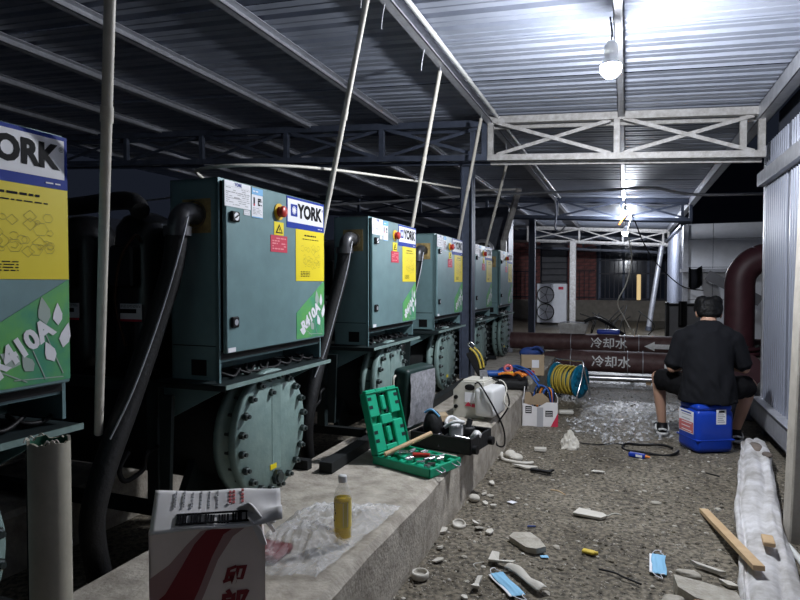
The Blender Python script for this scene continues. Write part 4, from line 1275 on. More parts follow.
m_ = MB(); m_.tube([(-.12, 0, .02), (-.03, .06, .06), (.06, .0, .05), (.15, -.06, .03), (.25, -.12, -.06), (.28, -.16, -.1)], .010, 8); m_.tube([(-.1, .03, .03), (0, .08, .07), (.1, .02, .06), (.19, -.04, .03), (.27, -.1, -.05)], .010, 8); pile('blue_hoses', m_, ['blue_tool'], (.06, -.02, .03), (0, 0, 0), 'pair of blue gauge hoses trailing off the tool heap', 'hose')
m_ = MB(); m_.ball((0, 0, .04), (.09, .07, .05), 14, 10); m_.ball((.09, .04, .03), (.06, .06, .04), 12, 8); pile('navy_rag', m_, ['blue_cloth'], (-.03, .06, -.005), (0, 0, .3), 'crumpled navy rag in the middle of the tool heap', 'rag')
m_ = MB(); m_.tube([(-.05, 0, .02), (.02, .03, .03), (.10, .0, .02)], .012, 8); pile('yellow_grip', m_, ['orange'], (-.02, -.15, .015), (0, 0, .2), 'small orange grip lying left of the orange pliers', 'grip')

m_ = MB(); m_.tube([(-.12, .0, .02), (-.05, .06, .07), (.04, .02, .09), (.10, .06, .06), (.02, .10, .08), (-.08, .06, .05), (-.02, .0, .03)], .010, 7); pile('tangled_cable', m_, ['black'], (.05, .08, .0), (0, 0, .4), 'tangled black cable at the back of the tool heap', 'cable')
m_ = MB(); m_.rbox((-.05, -.03, 0), (.05, .03, .05), .012, seg=2); m_.cyl((.0, 0, .05), (.0, 0, .075), .022, n=12, m=1); pile('red_meter', m_, ['red_plastic', 'black'], (.20, .12, .0), (0, 0, .7), 'small red meter at the back right of the tool heap', 'meter')
m_ = MB(); m_.cyl((-.06, 0, .02), (.05, .0, .022), .016, n=10); m_.cyl((.05, 0, .022), (.13, .02, .024), .006, n=8, m=1); pile('yellow_screwdriver', m_, ['yellow_plastic', 'chrome'], (.02, -.09, .02), (0, 0, .5), 'yellow-handled screwdriver in front of the navy rag', 'screwdriver')
# --- small brown carton with blue bundle, behind the bag
t = thing('small_carton', 'small brown carton holding blue gloves behind the tool heap', 'carton', (-1.02, 7.1, KZ), (0, 0, R(12)))
m_ = MB(); m_.box((-.13, -.10, 0), (.13, -.095, .24)); m_.box((-.13, .095, 0), (.13, .10, .24)); m_.box((-.13, -.10, 0), (-.125, .10, .24)); m_.box((.125, -.10, 0), (.13, .10, .24)); m_.box((-.13, -.10, 0), (.13, .10, .005))
m_.build('box', 'card', t)
MB().box((-.01, -.104, .09), (.07, -.099, .18)).build('white_label', 'print_white', t)
m_ = MB(); m_.ball((-.03, 0, .25), (.12, .08, .07), 14, 10); m_.ball((.06, .02, .27), (.07, .06, .06), 14, 10); m_.tube([(-.02, -.09, .31), (.05, -.08, .33), (.12, -.06, .27)], .012, 6)
o = m_.build('glove_bundle', 'blue_cloth', None, (-1.02, 7.1, KZ), (0, 0, R(12))); tag(o, 'bundle of navy blue gloves stuffed in the small brown carton', 'gloves')

# ================================================================== FLOOR THINGS
# --- white printed carton, open, with brown inner flap
t = thing('white_carton', 'white printed carton with open flaps against the kerb end', 'carton', (-.80, 6.05, 0), (0, 0, R(12)))
m_ = MB(); a, b, h = .17, .14, .29
m_.prism([(-a, 0), (a, 0), (a, h - .05), (.06, h - .05), (-.02, h - .10), (-a, h - .06)], XZ, -b, -b + .006, 0)
m_.box((-.03, -b - .0008, .0), (.03, -b, .19), 1)
m_.box((.05, -b - .001, .10), (.12, -b, .16), 2); m_.box((-.14, -b - .001, .13), (-.08, -b, .20), 2)
for k in range(3):
    m_.box((-.135, -b - .0016, .143 + k * .018), (-.085, -b - .0008, .150 + k * .018), 0)
    m_.box((.055, -b - .0016, .108 + k * .017), (.115, -b - .0008, .113 + k * .017), 0)
m_.prism([(.10, 0), (a, 0), (a, .14)], XZ, -b - .001, -b, 3)
m_.build('front_wall', ['card_white', 'print_grey', 'print_black', 'print_red'], t)
m_ = MB(); m_.box((a - .006, -b, 0), (a, b, h), 0); m_.prism([(-b, .0), (-.04, 0), (-b, .15)], YZ, a, a + .001, 1); m_.build('side_wall', ['card_white', 'print_red'], t)
MB().box((-a, -b, 0), (-a + .006, b, h - .02)).build('side_wall', 'card_white', t)
MB().box((-a, b - .006, 0), (a, b, h)).build('back_wall', 'card', t)
MB().box((-a, -b, 0), (a, b, .006)).build('base', 'card', t)
m_ = MB(); m_.prism([(-.10, 0), (.10, 0), (.085, .07), (.03, .12), (-.03, .12), (-.085, .07)], XZ, -.003, .003); m_.build('inner_flap', 'card', t, (.0, -.06, .20), (R(14), 0, 0))
m_ = MB(); m_.box((-.07, -.003, 0), (.07, .003, .12)); m_.build('side_flap', 'card_white', t, (-.155, -.03, .26), (R(10), R(-55), R(80)))
m_ = MB()
for k in range(5):
    m_.tube([(-.10 + .02 * k, -.02, .02), (-.06 + .03 * k, .02 * (k % 3), .30), (.0 + .03 * k, .03, .36 - .012 * k), (.08 + .012 * k, .0, .30), (.12, .03, .05)], .009, 7, m=k % 3)
tag(m_.build('cable_bundle', ['blue_tool', 'black', 'orange'], None, (-.79, 6.10, .01), (0, 0, .2)), 'bundle of blue and black cables stuffed in the white printed carton', 'cable')
# --- extension cable reel
t = thing('cable_reel', 'blue cable reel wound with yellow cable on the floor', 'cable reel', (-.64, 7.42, 0), (0, 0, R(-26)))
for x in (-.16, .16):
    m_ = MB().lathe([(.03, -.012), (.19, -.012), (.20, 0), (.19, .012), (.03, .012)], (x, 0, .24), 28, axis='x')
    fl_ = m_.build('reel_disc', 'teal', t)
    for k in range(8):
        an = k * .785
        m_ = MB(); m_.cyl((x + (.014 if x > 0 else -.014), .12 * math.cos(an), .24 + .12 * math.sin(an)), (x + (.03 if x > 0 else -.03), .12 * math.cos(an), .24 + .12 * math.sin(an)), .035, n=10); m_.build('boss', 'teal', fl_)
MB().cyl((-.15, 0, .24), (.15, 0, .24), .12, n=24).build('drum', 'teal', t)
for k in range(11):
    x = -.135 + k * .027
    m_ = MB(); n = 26; ph = rr.uniform(0, 3)
    m_.tube([(x + .010 * math.sin(i / n * 6.283 + ph), (.15 + .016 * (k % 2)) * math.cos(i / n * 6.283), .24 + (.15 + .016 * (k % 2)) * math.sin(i / n * 6.283)) for i in range(n)], .012, 7, sub=1, closed=True)
    m_.build('cable_turn', 'cable_yellow', t)
m_ = MB(); m_.tube([(-.20, -.15, .012), (-.20, -.05, .25), (-.20, 0, .46), (-.1, 0, .475), (.1, 0, .475), (.20, 0, .46), (.20, -.05, .25), (.20, -.15, .012), (.20, .16, .012), (.20, .05, .3), (.20, 0, .46)], .011, 8, sub=3)
m_.build('stand_frame', 'chrome', t)
m_ = MB(); m_.tube([(-.20, 0, .46), (-.20, .06, .25), (-.20, .16, .012), (-.20, -.15, .012)], .011, 8, sub=3); m_.build('stand_frame', 'chrome', t)
# --- black hose coil
t = thing('hose_coil', 'thin black hose ring lying on the floor near the person', 'hose', (.20, 5.38, .004))
m_ = MB(); n = 22
m_.tube([(.215 * math.cos(.6 + i / n * 5.95), .16 * math.sin(.6 + i / n * 5.95), .012 + .008 * math.sin(i)) for i in range(n)], .011, 8, sub=3); m_.build('ring', 'black', t)
m_ = MB(); m_.tube([(-.20, .05, .012), (-.28, .10, .010), (-.38, .02, .010), (-.52, .0, .010), (-.66, .03, .010)], .006, 6); m_.build('tail', 'black', t)
m_ = MB(); m_.rbox((-.08, -.022, 0), (.05, .022, .035), .008); m_.box((-.02, -.0225, .01), (.03, .0225, .028), 1); m_.cyl((.05, 0, .018), (.085, 0, .018), .012, .006, n=10, m=2)
o = m_.build('blue_tube', ['print_blue', 'print_white', 'orange'], None, (.11, 5.12, .006), (0, 0, R(-18))); tag(o, 'small blue tube with an orange tip by the hose ring', 'tube')
# --- thin clear film on the damp floor
nt = MATS['film_floor'].node_tree
n_ = nt.nodes.new('ShaderNodeTexNoise'); n_.inputs['Scale'].default_value = 26; n_.inputs['Detail'].default_value = 4
tc_ = nt.nodes.new('ShaderNodeTexCoord'); mp_ = nt.nodes.new('ShaderNodeMapping'); mp_.inputs['Scale'].default_value = (1.0, .38, 1.0)
nt.links.new(tc_.outputs['Object'], mp_.inputs['Vector']); nt.links.new(mp_.outputs['Vector'], n_.inputs['Vector'])
rp_ = nt.nodes.new('ShaderNodeMapRange'); rp_.inputs[1].default_value = .50; rp_.inputs[2].default_value = .66; rp_.inputs[3].default_value = .02; rp_.inputs[4].default_value = .55
nt.links.new(n_.outputs['Fac'], rp_.inputs[0]); nt.links.new(rp_.outputs[0], nt.nodes['Principled BSDF'].inputs['Alpha'])
def ff(u, v):
    x = -.50 + 1.15 * u + .35 * nz((u, v, 0), 3); y = 5.65 + 1.9 * v + .5 * nz((u, v, 4), 3.3)
    return (x, y, gz(x, y) + .008 + .035 * abs(nz((u, v, 1), 16)) + .022 * abs(nz((u, v, 2), 40)))
o = MB().grid(ff, 70, 90, smooth=False).build('floor_film', 'film_floor'); tag(o, 'thin clear plastic film spread over the damp floor left of the person', 'plastic film')
def ff2(u, v):
    x = -.55 + 1.5 * u; y = 8.35 + .42 * v
    return (x, y, .012 + .030 * abs(nz((u, v, 1), 12)) + .018 * abs(nz((u, v, 2), 30)))
o = MB().grid(ff2, 90, 30, smooth=False).build('foil_film', 'film'); tag(o, 'crumpled silvery film bunched below the silver pipe', 'plastic film')

# --- debris
def scrap(name, poly, h, mat, loc, rz_, lab, cat, curl=.0, tilt=(0, 0)):
    n = len(poly)
    m_ = MB()
    m_.prism(poly, lambda u, v, t_: (u, v, t_ + curl * (u * u + v * v) * 6), 0, h)
    return tag(m_.build(name, mat, None, (loc[0], loc[1], gz(loc[0], loc[1]) + (loc[2] if len(loc) > 2 else .006)), (tilt[0], tilt[1], rz_)), lab, cat)
scrap('board_scrap', [(-.09, -.05), (.07, -.045), (.10, .0), (.07, .04), (-.075, .055)], .014, 'paper', (-.19, 3.74), -.15, 'flat pale board scrap lying in the middle of the floor', 'board', .1)
m_ = MB(); m_.tube([(0, 0, 0), (.05, .04, .012), (.09, .045, .004)], .004, 5); o = m_.build('twig', 'offwhite', None, (-.10, 3.73, .012)); tag(o, 'short pale twig beside the flat board scrap', 'twig')
def rock(name, r, loc, mat, lab, cat, seed, sink=.25):
    bm = bmesh.new(); bmesh.ops.create_icosphere(bm, subdivisions=3, radius=1)
    for v in bm.verts:
        p = v.co.copy()
        q = 1 + .28 * nz(p, 1.3, seed) + .14 * nz(p, 3, seed + 3)
        v.co = Vector((p.x * r[0] * q, p.y * r[1] * q, max(-r[2] * .4, min(p.z * r[2] * q, r[2] * .75))))
    m_ = MB().frombm(bm, 0, True)
    return tag(m_.build(name, mat, None, (loc[0], loc[1], gz(loc[0], loc[1]) + r[2] * sink), (0, 0, seed)), lab, cat)
scrap('stone_chunk', [(-.105, .035), (-.09, .085), (.0, .095), (.055, .03), (.10, -.055), (.055, -.085), (.0, -.075)], .030, 'rock', (-.47, 3.17), 0, 'pale flat stone chunk left of the yellow scrap', 'stone', 0, (.06, -.08))
scrap('blue_paper', [(-.02, -.012), (.02, -.015), (.018, .014), (-.02, .012)], .002, 'mask_blue', (-.375, 3.08), .4, 'tiny blue paper corner at the tip of the pale stone chunk', 'paper')
rock('stone_chip', (.022, .018, .012), (-.33, 3.22), 'rock', 'small stone chip between the pale chunk and the yellow scrap', 'stone', 2.2)
m_ = MB(); m_.rbox((-.035, -.018, 0), (.03, .02, .016), .007, seg=2); m_.cyl((.02, .0, .008), (.045, .004, .008), .01, n=8)
tag(m_.build('yellow_scrap', 'yellow_scrap', None, (-.165, 3.20, .008), (0, 0, -.2)), 'small yellow plastic scrap on the floor', 'scrap')
m_ = MB(); m_.tube([(-.09, .03, .004), (-.02, .01, .008), (.03, -.02, .006), (.10, -.06, .006)], .005, 5); tag(m_.build('twig', 'bag_black', None, (-.02, 3.0, .008)), 'dark twig to the right of the yellow scrap', 'twig')
# face masks
def mask(loc, rz_, lab):
    t = thing('face_mask', lab, 'mask', (loc[0], loc[1], gz(*loc) + .006), (0, 0, rz_))
    t.scale = (.72, 1.3, 1)
    m_ = MB(); m_.grid(lambda u, v: (-.045 + .09 * u + .004 * math.sin(v * 7), -.085 + .17 * v, .006 + .008 * math.sin(u * 19) * .12 + .010 * math.sin(v * 3.1) * math.sin(u * 3.1)), 24, 16)
    o = m_.build('panel', 'mask_blue', t); o.modifiers.new('thick', 'SOLIDIFY').thickness = .002
    m_ = MB(); m_.grid(lambda u, v: (-.060 + .018 * u, -.083 + .166 * v, .006 + .003 * math.sin(v * 6)), 3, 12); o = m_.build('edge_strip', 'print_white', t); o.modifiers.new('thick', 'SOLIDIFY').thickness = .002
    for s_ in (-1, 1):
        m_ = MB(); m_.tube([(-.04, s_ * .083, .008), (-.02, s_ * .11, .010), (.02, s_ * .12, .006), (.01, s_ * .10, .012), (.035, s_ * .083, .008)], .0022, 5); m_.build('ear_loop', 'print_white', t)
mask((.165, 3.19), R(-2), 'light blue face mask lying flat on the floor near the batten')
mask((-.50, 2.73), R(38), 'light blue face mask under the folded white paper at the bottom')
m_ = MB(); m_.grid(lambda u, v: (-.13 + .26 * u, -.030 + .055 * v + .008 * math.sin(u * 5), .012 + .014 * math.sin(v * 3.1) + .010 * math.sin(u * 9) * v), 20, 8)
o = m_.build('folded_paper', 'paper', None, (-.425, 2.80, .012), (0, 0, R(-42))); o.modifiers.new('t', 'SOLIDIFY').thickness = .004; tag(o, 'long folded white paper lying over the lower face mask', 'paper')
scrap('paper_scrap', [(-.05, -.045), (.07, -.05), (.085, -.03), (-.005, -.01), (-.02, .06), (-.055, .05)], .010, 'paper', (-.575, 2.95), -.05, 'bent white paper scrap above the lower face mask', 'paper', .6)
m_ = MB(); m_.tube([(-.02, .05, .004), (-.06, .0, .008), (-.03, -.04, .004)], .0025, 5); tag(m_.build('string', 'offwhite', None, (-.63, 2.86, .006)), 'thin white string loop beside the bent paper scrap', 'string')
# foam rings
def ring(loc, ro, ri, h, lab, rot=(0, 0, 0)):
    m_ = MB().lathe([(ri, 0), (ro - .004, 0), (ro, .006), (ro, h - .006), (ro - .004, h), (ri + .002, h), (ri, h - .006), (ri, .012), (0, .012)], (0, 0, 0), 28)
    tag(m_.build('foam_ring', 'foam', None, (loc[0], loc[1], gz(*loc) + .006), rot), lab, 'cap', 'white pipe caps by the kerb')
ring((-.90, 2.66), .042, .031, .030, 'white ring-shaped pipe cap nearest the camera at the kerb foot')
ring((-.885, 3.31), .040, .030, .022, 'white ring-shaped pipe cap lying among foam crumbs by the kerb', (.25, .1, 0))
m_ = MB().ball((0, 0, .012), (.038, .034, .024), 18, 10); tag(m_.build('round_cap', 'foam', None, (-.90, 3.74, .008)), 'round white foam cap by the kerb below the suitcase', 'cap')
m_ = MB(); m_.ball((0, 0, .02), (.055, .05, .030), 18, 10); m_.ball((-.05, .03, .03), (.045, .05, .035), 16, 10); m_.tube([(-.12, .04, .03), (-.10, -.05, .012), (.0, -.10, .010), (.10, -.10, .010), (.14, -.06, .008)], .014, 6)
tag(m_.build('foam_lump', 'foam', None, (-.80, 4.72, .006)), 'white foam lump with a curled strip by the kerb under the pump', 'foam')
scrap('foam_plate', [(-.10, -.02), (.02, -.045), (.10, -.02), (.08, .015), (-.04, .02)], .012, 'foam', (-.70, 4.55), -.1, 'thin curved foam plate in front of the white foam lump', 'foam', .2)
rr = random.Random(14)
for k, (x, y) in enumerate(((-.95, 3.18), (-.80, 3.36), (-.76, 3.30), (-.70, 3.27), (-.86, 3.86), (-.82, 3.70), (-.76, 3.66), (-.90, 2.98), (-.66, 2.56), (-.86, 2.85), (-.80, 2.45), (-.86, 4.1))):
    n = rr.randint(5, 7); q = rr.uniform(.018, .042)
    poly = [(q * rr.uniform(.6, 1.4) * math.cos(i / n * 6.283), q * rr.uniform(.5, 1.0) * math.sin(i / n * 6.283)) for i in range(n)]
    o = scrap('foam_crumb', poly, rr.uniform(.006, .016), 'foam', (x, y), rr.uniform(0, 3), 'small white foam crumb on the floor along the kerb', 'foam', .5, (rr.uniform(-.3, .3), rr.uniform(-.3, .3)))
    o['group'] = 'foam crumbs along the kerb'
scrap('paper_strip', [(-.02, -.05), (.02, -.045), (.008, .0), (.016, .055), (-.006, .05), (-.012, .0)], .012, 'paper', (-.63, 2.68), .05, 'narrow torn paper strip right of the nearest pipe cap', 'paper', .8)
# crumpled white bag
bm = bmesh.new(); bmesh.ops.create_icosphere(bm, subdivisions=4, radius=1)
for v in bm.verts:
    p = v.co.copy(); q = 1 + .3 * nz(p, 2, 5) + .18 * nz(p, 5, 2)
    v.co = Vector((p.x * .075 * q * (1 - .45 * max(0, p.z)), p.y * .06 * q * (1 - .4 * max(0, p.z)), max(-.02, p.z * .12 * q)))
tag(MB().frombm(bm, 0, False).build('crumpled_bag', 'paper', None, (-.43, 5.22, .022)), 'crumpled white bag standing on the floor left of the hose ring', 'bag')
scrap('foam_sheet', [(-.05, -.03), (.04, -.045), (.055, .02), (.0, .04), (-.045, .03)], .02, 'foam', (-.655, 5.05), .3, 'small white foam piece between the foam lump and the crumpled bag', 'foam', .3)
m_ = MB(); m_.rbox((-.08, -.035, 0), (.08, .035, .05), .02, seg=2); tag(m_.build('white_shoe_box', 'offwhite', None, (-.585, 6.55, .004), (0, 0, .3)), 'small off-white case on the floor behind the white carton', 'case')
m_ = MB(); m_.bar((-.10, .01, .012), (.05, -.01, .012), .035, .016); m_.bar((.03, 0, .012), (.06, .05, .014), .02, .012); tag(m_.build('black_bracket', 'black', None, (-.55, 4.47, .004)), 'small black bracket lying right of the foam plate', 'bracket')
for k, (x, y, lab) in enumerate(((.13, 4.16, 'pale stone right of the two small white chips'), (-.18, 4.62, 'small pale scrap with a blue edge on the open floor'))):
    if k == 0:
        rock('stone', (.035, .022, .014), (x + .06, y - .05), 'rock', lab, 'stone', 3.3)
    else:
        scrap('paper_scrap', [(-.05, -.02), (.05, -.015), (.03, .02), (-.03, .025)], .006, 'paper', (x, y), .1, lab, 'paper', .4)
for x, y in ((.10, 4.30), (.13, 4.31)):
    o = rock('stone_chip', (.014, .016, .012), (x, y), 'rock', 'one of two small white chips side by side on the floor', 'stone', x * 9); o['group'] = 'two white chips'
scrap('bluish_scrap', [(-.025, -.02), (.02, -.025), (.03, .015), (-.015, .02)], .004, 'print_white', (-.665, 3.78), -.3, 'small bluish-white paper scrap on the floor below the black bracket', 'paper', .4)
scrap('violet_scrap', [(-.025, -.008), (.025, -.004), (.022, .006), (-.02, .008)], .006, 'blue_cloth', (-.49, 3.42), .3, 'tiny violet scrap above the pale stone chunk', 'scrap')
m_ = MB(); m_.tube([(-.05, .03, .004), (0, .01, .008), (.05, -.035, .004)], .004, 5); tag(m_.build('straw', 'wood', None, (-.41, 4.07, .006)), 'thin straw-coloured stick on the open floor', 'stick')
m_ = MB(); m_.tube([(-.04, .03, .006), (.04, -.03, .008)], .006, 5, sub=1); tag(m_.build('dark_stick', 'bag_black', None, (.60, 4.83, .006)), 'short dark stick on the floor below the blue drum', 'stick')
# rubble beside the roll (bottom right)
scrap('rubble_block', [(-.13, .07), (-.02, .065), (.12, .045), (.14, -.03), (.09, -.10), (-.04, -.085), (-.11, -.03)], .060, 'rock', (.335, 2.88), -.1, 'largest grey rubble block at the bottom next to the white roll', 'stone', 0, (.05, .05))
rock('rubble_block', (.055, .05, .05), (.20, 2.78), 'rock', 'upright pale rubble piece left of the largest rubble block', 'stone', 4.4, .35)
rock('rubble_slab', (.060, .032, .018), (.295, 3.14), 'rock', 'small oval rubble slab above the largest rubble block', 'stone', 2.9)
scrap('foam_sliver', [(-.08, .02), (.0, .012), (.08, -.03), (.05, -.035), (-.05, .0)], .018, 'foam', (.385, 3.21), -.2, 'thin pale sliver between rubble slab and the white roll', 'foam', .2)
scrap('foam_sliver', [(-.03, .03), (.02, .02), (.045, -.03), (.0, -.02)], .015, 'foam', (.45, 3.08), .1, 'short pale sliver touching the white roll', 'foam', .2)
o = MB().rbox((-.035, -.045, 0), (.035, .045, .022), .003).build('wood_offcut', 'wood', None, (.315, 2.70, .055), (.2, 0, .1)); tag(o, 'small wood offcut at the bottom frame edge on the rubble', 'wood')

# --- long white roll on the right
def roll():
    cl = [(.985, 5.62), (.92, 5.1), (.82, 4.5), (.72, 3.9), (.645, 3.3), (.575, 2.8), (.50, 2.2), (.44, 1.7)]
    pts = catmull([Vector((x, y, 0)) for x, y in cl], 12)
    n = len(pts); k = 40; vs = []
    for i, p in enumerate(pts):
        tt = i / (n - 1)
        d_ = (pts[min(i + 1, n - 1)] - pts[max(i - 1, 0)]).normalized()
        sd = Vector((-d_.y, d_.x, 0))
        wdt = (.085 + .03 * min(1, tt * 3)) * (1 if tt > .04 else .72)
        hgt = (.150 - .062 * min(1, tt * 1.6)) * (1 if tt > .03 else .6)
        for j in range(k):
            a = 2 * math.pi * j / k
            cx_, cz_ = math.cos(a), math.sin(a)
            se = lambda q: math.copysign(abs(q) ** .75, q)
            r_ = 1 + .13 * nz((p.x * 2, p.y * 2, a), .8, 3) + .14 * nz((math.cos(a) * 1.6, p.y * 1.5, math.sin(a) * 1.6), 1.7, 8) + .07 * nz((math.cos(a) * 3, p.y * 2.6, math.sin(a) * 3), 2, 1)
            fold = -.06 * math.exp(-((a - .80) / .16) ** 2) - .035 * math.exp(-((a - 1.9 - .5 * nz((0, p.y, 4), 1.1)) / .15) ** 2) - .03 * math.exp(-((a - 1.2) / .12) ** 2) * (.5 + nz((0, p.y, 0), 1.5))
            q = p + sd * (-wdt * se(cx_) * r_) + Vector((0, 0, max(.004, hgt * .5 + hgt * .5 * se(cz_) * r_ + fold * .6)))
            vs.append(q)
    m_ = MB(); m_.add(vs, [(i * k + j, i * k + (j + 1) % k, (i + 1) * k + (j + 1) % k, (i + 1) * k + j) for i in range(n - 1) for j in range(k)], 0, True)
    m_.add(vs[:k], [list(range(k))]); m_.add(vs[-k:], [list(range(k))])
    return m_
t = thing('white_roll', 'long dirty white rolled sheet lying on the floor along the right wall', 'roll', (0, 0, 0))
roll().build('roll', 'sack', t)
m_ = MB(); m_.tube([(.90, 5.28, .07), (.80, 4.8, .05), (.70, 4.2, .035), (.60, 3.6, .035), (.525, 3.1, .03), (.46, 2.6, .03)], [.03, .022, .026, .02, .024, .02], 8); m_.build('folded_hem', 'sack', t)
m_ = MB(); m_.ball((.955, 5.30, .125), (.05, .12, .03), 14, 8); m_.ball((.99, 5.08, .13), (.035, .06, .018), 12, 8); m_.build('dirt_patch', 'sack_dirt', t)
o = MB().bar((.455, 4.03, .018), (.565, 3.02, .135), .048, .022).build('wood_batten', 'wood'); tag(o, 'long pale wooden batten leaning on the white roll', 'batten')
o = MB().rbox((-.026, -.065, 0), (.026, .065, .022), .004).build('wood_chip', 'wood', None, (.665, 3.36, .125), (R(-4), 0, R(-6))); tag(o, 'short broken wood piece lying on the white roll', 'wood')
m_ = MB(); m_.tube([(.80, 3.62, .03), (.83, 3.35, .02), (.80, 3.05, .02), (.84, 2.8, .02)], .017, 8); tag(m_.build('white_tubing', 'pvc_white'), 'white plastic tubing on the floor at the right frame edge', 'tube')
m_ = MB(); m_.bar((.72, 3.6, .02), (.75, 3.9, .06), .05, .05)
tag(m_.build('white_trunking', 'pvc_white', None, (.09, -.55, 0)), 'short white trunking piece between the roll and the tubing', 'trunking')
m_ = MB(); m_.rbox((0, 0, 0), (.12, .16, .10), .01); tag(m_.build('brown_block', 'card', None, (.78, 2.60, .002), (0, 0, .5)), 'brown block in the lower right corner beside the white roll', 'block')

# ================================================================== BLUE DRUM AND PERSON
t = thing('blue_drum', 'blue plastic drum with pink label used as a seat', 'drum', (.635, 5.60, .004), (0, 0, R(27)))
m_ = MB(); m_.rbox((-.165, -.145, 0), (.165, .145, .36), .045, seg=3); m_.rbox((-.155, -.135, .34), (.155, .135, .40), .04, seg=3)
m_.build('body', 'jug', t)
m_ = MB(); m_.rbox((-.168, -.148, .10), (.168, .148, .115), .045, seg=3); m_.build('band', 'jug', t)
m_ = MB(); m_.box((-.167, -.095, .15), (-.1655, .11, .335), 0); m_.box((-.1675, -.093, .155), (-.1668, .108, .245), 1)
for k in range(5):
    m_.box((-.1682, -.07 + (k % 2) * .02, .165 + k * .032), (-.1674, .07, .172 + k * .032), 2 if k > 2 else 0)
m_.box((-.1682, -.06, .312), (-.1674, .08, .322), 3)
m_.build('pink_label', ['print_white', 'pink', 'print_grey', 'print_blue'], t)
m_ = MB(); m_.box((.00, -.147, .24), (.085, -.1455, .36), 0)
for k in range(6):
    m_.box((.01, -.1478, .255 + k * .015), (.075 - .01 * (k % 3), -.1472, .262 + k * .015), 1)
m_.box((.02, -.1478, .335), (.07, -.1472, .352), 2)
m_.build('white_label', ['print_white', 'print_grey', 'print_black'], t)
m_ = MB().cyl((.10, .06, .40), (.10, .06, .415), .03, n=16); m_.build('cap', 'jug', t)

PX, PY = .655, 5.62
def V3(x, y, z):
    return Vector((x, y, z))
hipL, hipR = V3(PX - .10, PY + .03, .50), V3(PX + .10, PY + .03, .50)
kneL, kneR = V3(.285, PY + .36, .535), V3(1.00, PY + .24, .52)
ankL, ankR = V3(.325, PY + .40, .10), V3(.915, PY + .34, .10)
shL, shR = V3(PX - .195, PY + .07, .925), V3(PX + .195, PY + .07, .925)
elL, elR = V3(PX - .275, PY + .06, .665), V3(PX + .285, PY + .10, .68)
wrL, wrR = V3(PX - .12, PY + .30, .68), V3(PX + .12, PY + .31, .70)
neck = V3(PX + .01, PY + .11, 1.03); head = V3(PX + .015, PY + .165, 1.155)
body = MB()
# torso
for p, r in ((V3(PX, PY, .50), (.175, .13, .11)), (V3(PX, PY - .01, .62), (.155, .115, .13)), (V3(PX, PY + .02, .76), (.165, .12, .14)), (V3(PX, PY + .05, .89), (.185, .115, .12))):
    body.ball(p, r, 18, 12)
capsule(body, V3(PX - .12, PY + .07, .94), V3(PX + .12, PY + .07, .94), .075, .075)
capsule(body, V3(PX, PY + .07, .98), neck + V3(0, .01, .05), .078, .064)
for s_, hp, kn, an in ((-1, hipL, kneL, ankL), (1, hipR, kneR, ankR)):
    capsule(body, hp, kn, .088, .060)
    mid = kn.lerp(an, .3) + V3(0, -.012, 0)
    capsule(body, kn, mid, .058, .056); capsule(body, mid, an, .056, .036)
    capsule(body, an, an + V3(0, -.02, -.06), .036, .034); capsule(body, an + V3(0, 0, -.06), an + V3(.01 * s_, .15, -.075), .034, .026)
for s_, sh, el, wr_ in ((-1, shL, elL, wrL), (1, shR, elR, wrR)):
    capsule(body, sh, el, .054, .041); capsule(body, el, el.lerp(wr_, .35), .042, .041); capsule(body, el.lerp(wr_, .35), wr_, .041, .027)
    # hand: palm and five fingers curled around the phone
    d_ = (V3(PX, PY + .40, .72) - wr_).normalized()
    up_ = V3(0, 0, 1); sd = d_.cross(up_).normalized()
    palm = wr_ + d_ * .075
    capsule(body, wr_, palm, .027, .033)
    capsule(body, wr_ + d_ * .04 - sd * .02, palm - sd * .024, .018, .018); capsule(body, wr_ + d_ * .04 + sd * .02, palm + sd * .024, .018, .018)
    for k in range(4):
        o_ = (k - 1.5) * .0205
        ln = (.036, .042, .040, .032)[k]
        a = palm + sd * o_ + d_ * .018
        b = a + d_ * ln + up_ * .006; c = b + d_ * ln * .55 + up_ * .026; e = c - d_ * ln * .2 + up_ * .020
        capsule(body, a, b, .0098, .0092, 8); capsule(body, b, c, .0092, .0085, 8); capsule(body, c, e, .0085, .0078, 8)
    th = wr_ + d_ * .035 + up_ * .012 + sd * (.026 * s_)
    capsule(body, th, th + d_ * .03 + up_ * .022, .013, .011, 8); capsule(body, th + d_ * .03 + up_ * .022, th + d_ * .058 + up_ * .034, .011, .009, 8)
# head with face, tipped forward
HR = Matrix.Rotation(R(-24), 4, 'X')
def hp(x, y, z):
    return head + (HR @ Vector((x, y, z)))
def hball(m_, c, r, nu=16, nv=12):
    t_ = MB(); t_.ball((0, 0, 0), r, nu, nv)
    m_.add([head + (HR @ (Vector(c) + Vector(v))) for v in t_.v], t_.f)
hball(body, (0, -.005, .025), (.080, .098, .095)); hball(body, (0, .025, -.035), (.066, .072, .085)); hball(body, (0, .06, -.085), (.035, .03, .028))
hball(body, (0, .098, -.012), (.013, .022, .026), 10, 8); hball(body, (0, .112, -.028), (.016, .014, .012), 10, 8)
hball(body, (0, .088, -.060), (.026, .012, .007), 10, 8); hball(body, (0, .084, -.072), (.022, .012, .007), 10, 8)
hball(body, (-.03, .082, .028), (.03, .014, .010), 10, 8); hball(body, (.03, .082, .028), (.03, .014, .010), 10, 8)
for s_ in (-1, 1):
    hball(body, (s_ * .092, -.004, -.022), (.014, .026, .036), 12, 10); hball(body, (s_ * .088, .002, -.048), (.011, .013, .015), 10, 8)
person = thing('person', 'person in black t-shirt and shorts sitting on a blue drum, back turned', 'person', (0, 0, 0))
me = remesh(body, .0085, 3); me.materials.append(MATS['skin']); link('body', me, person)
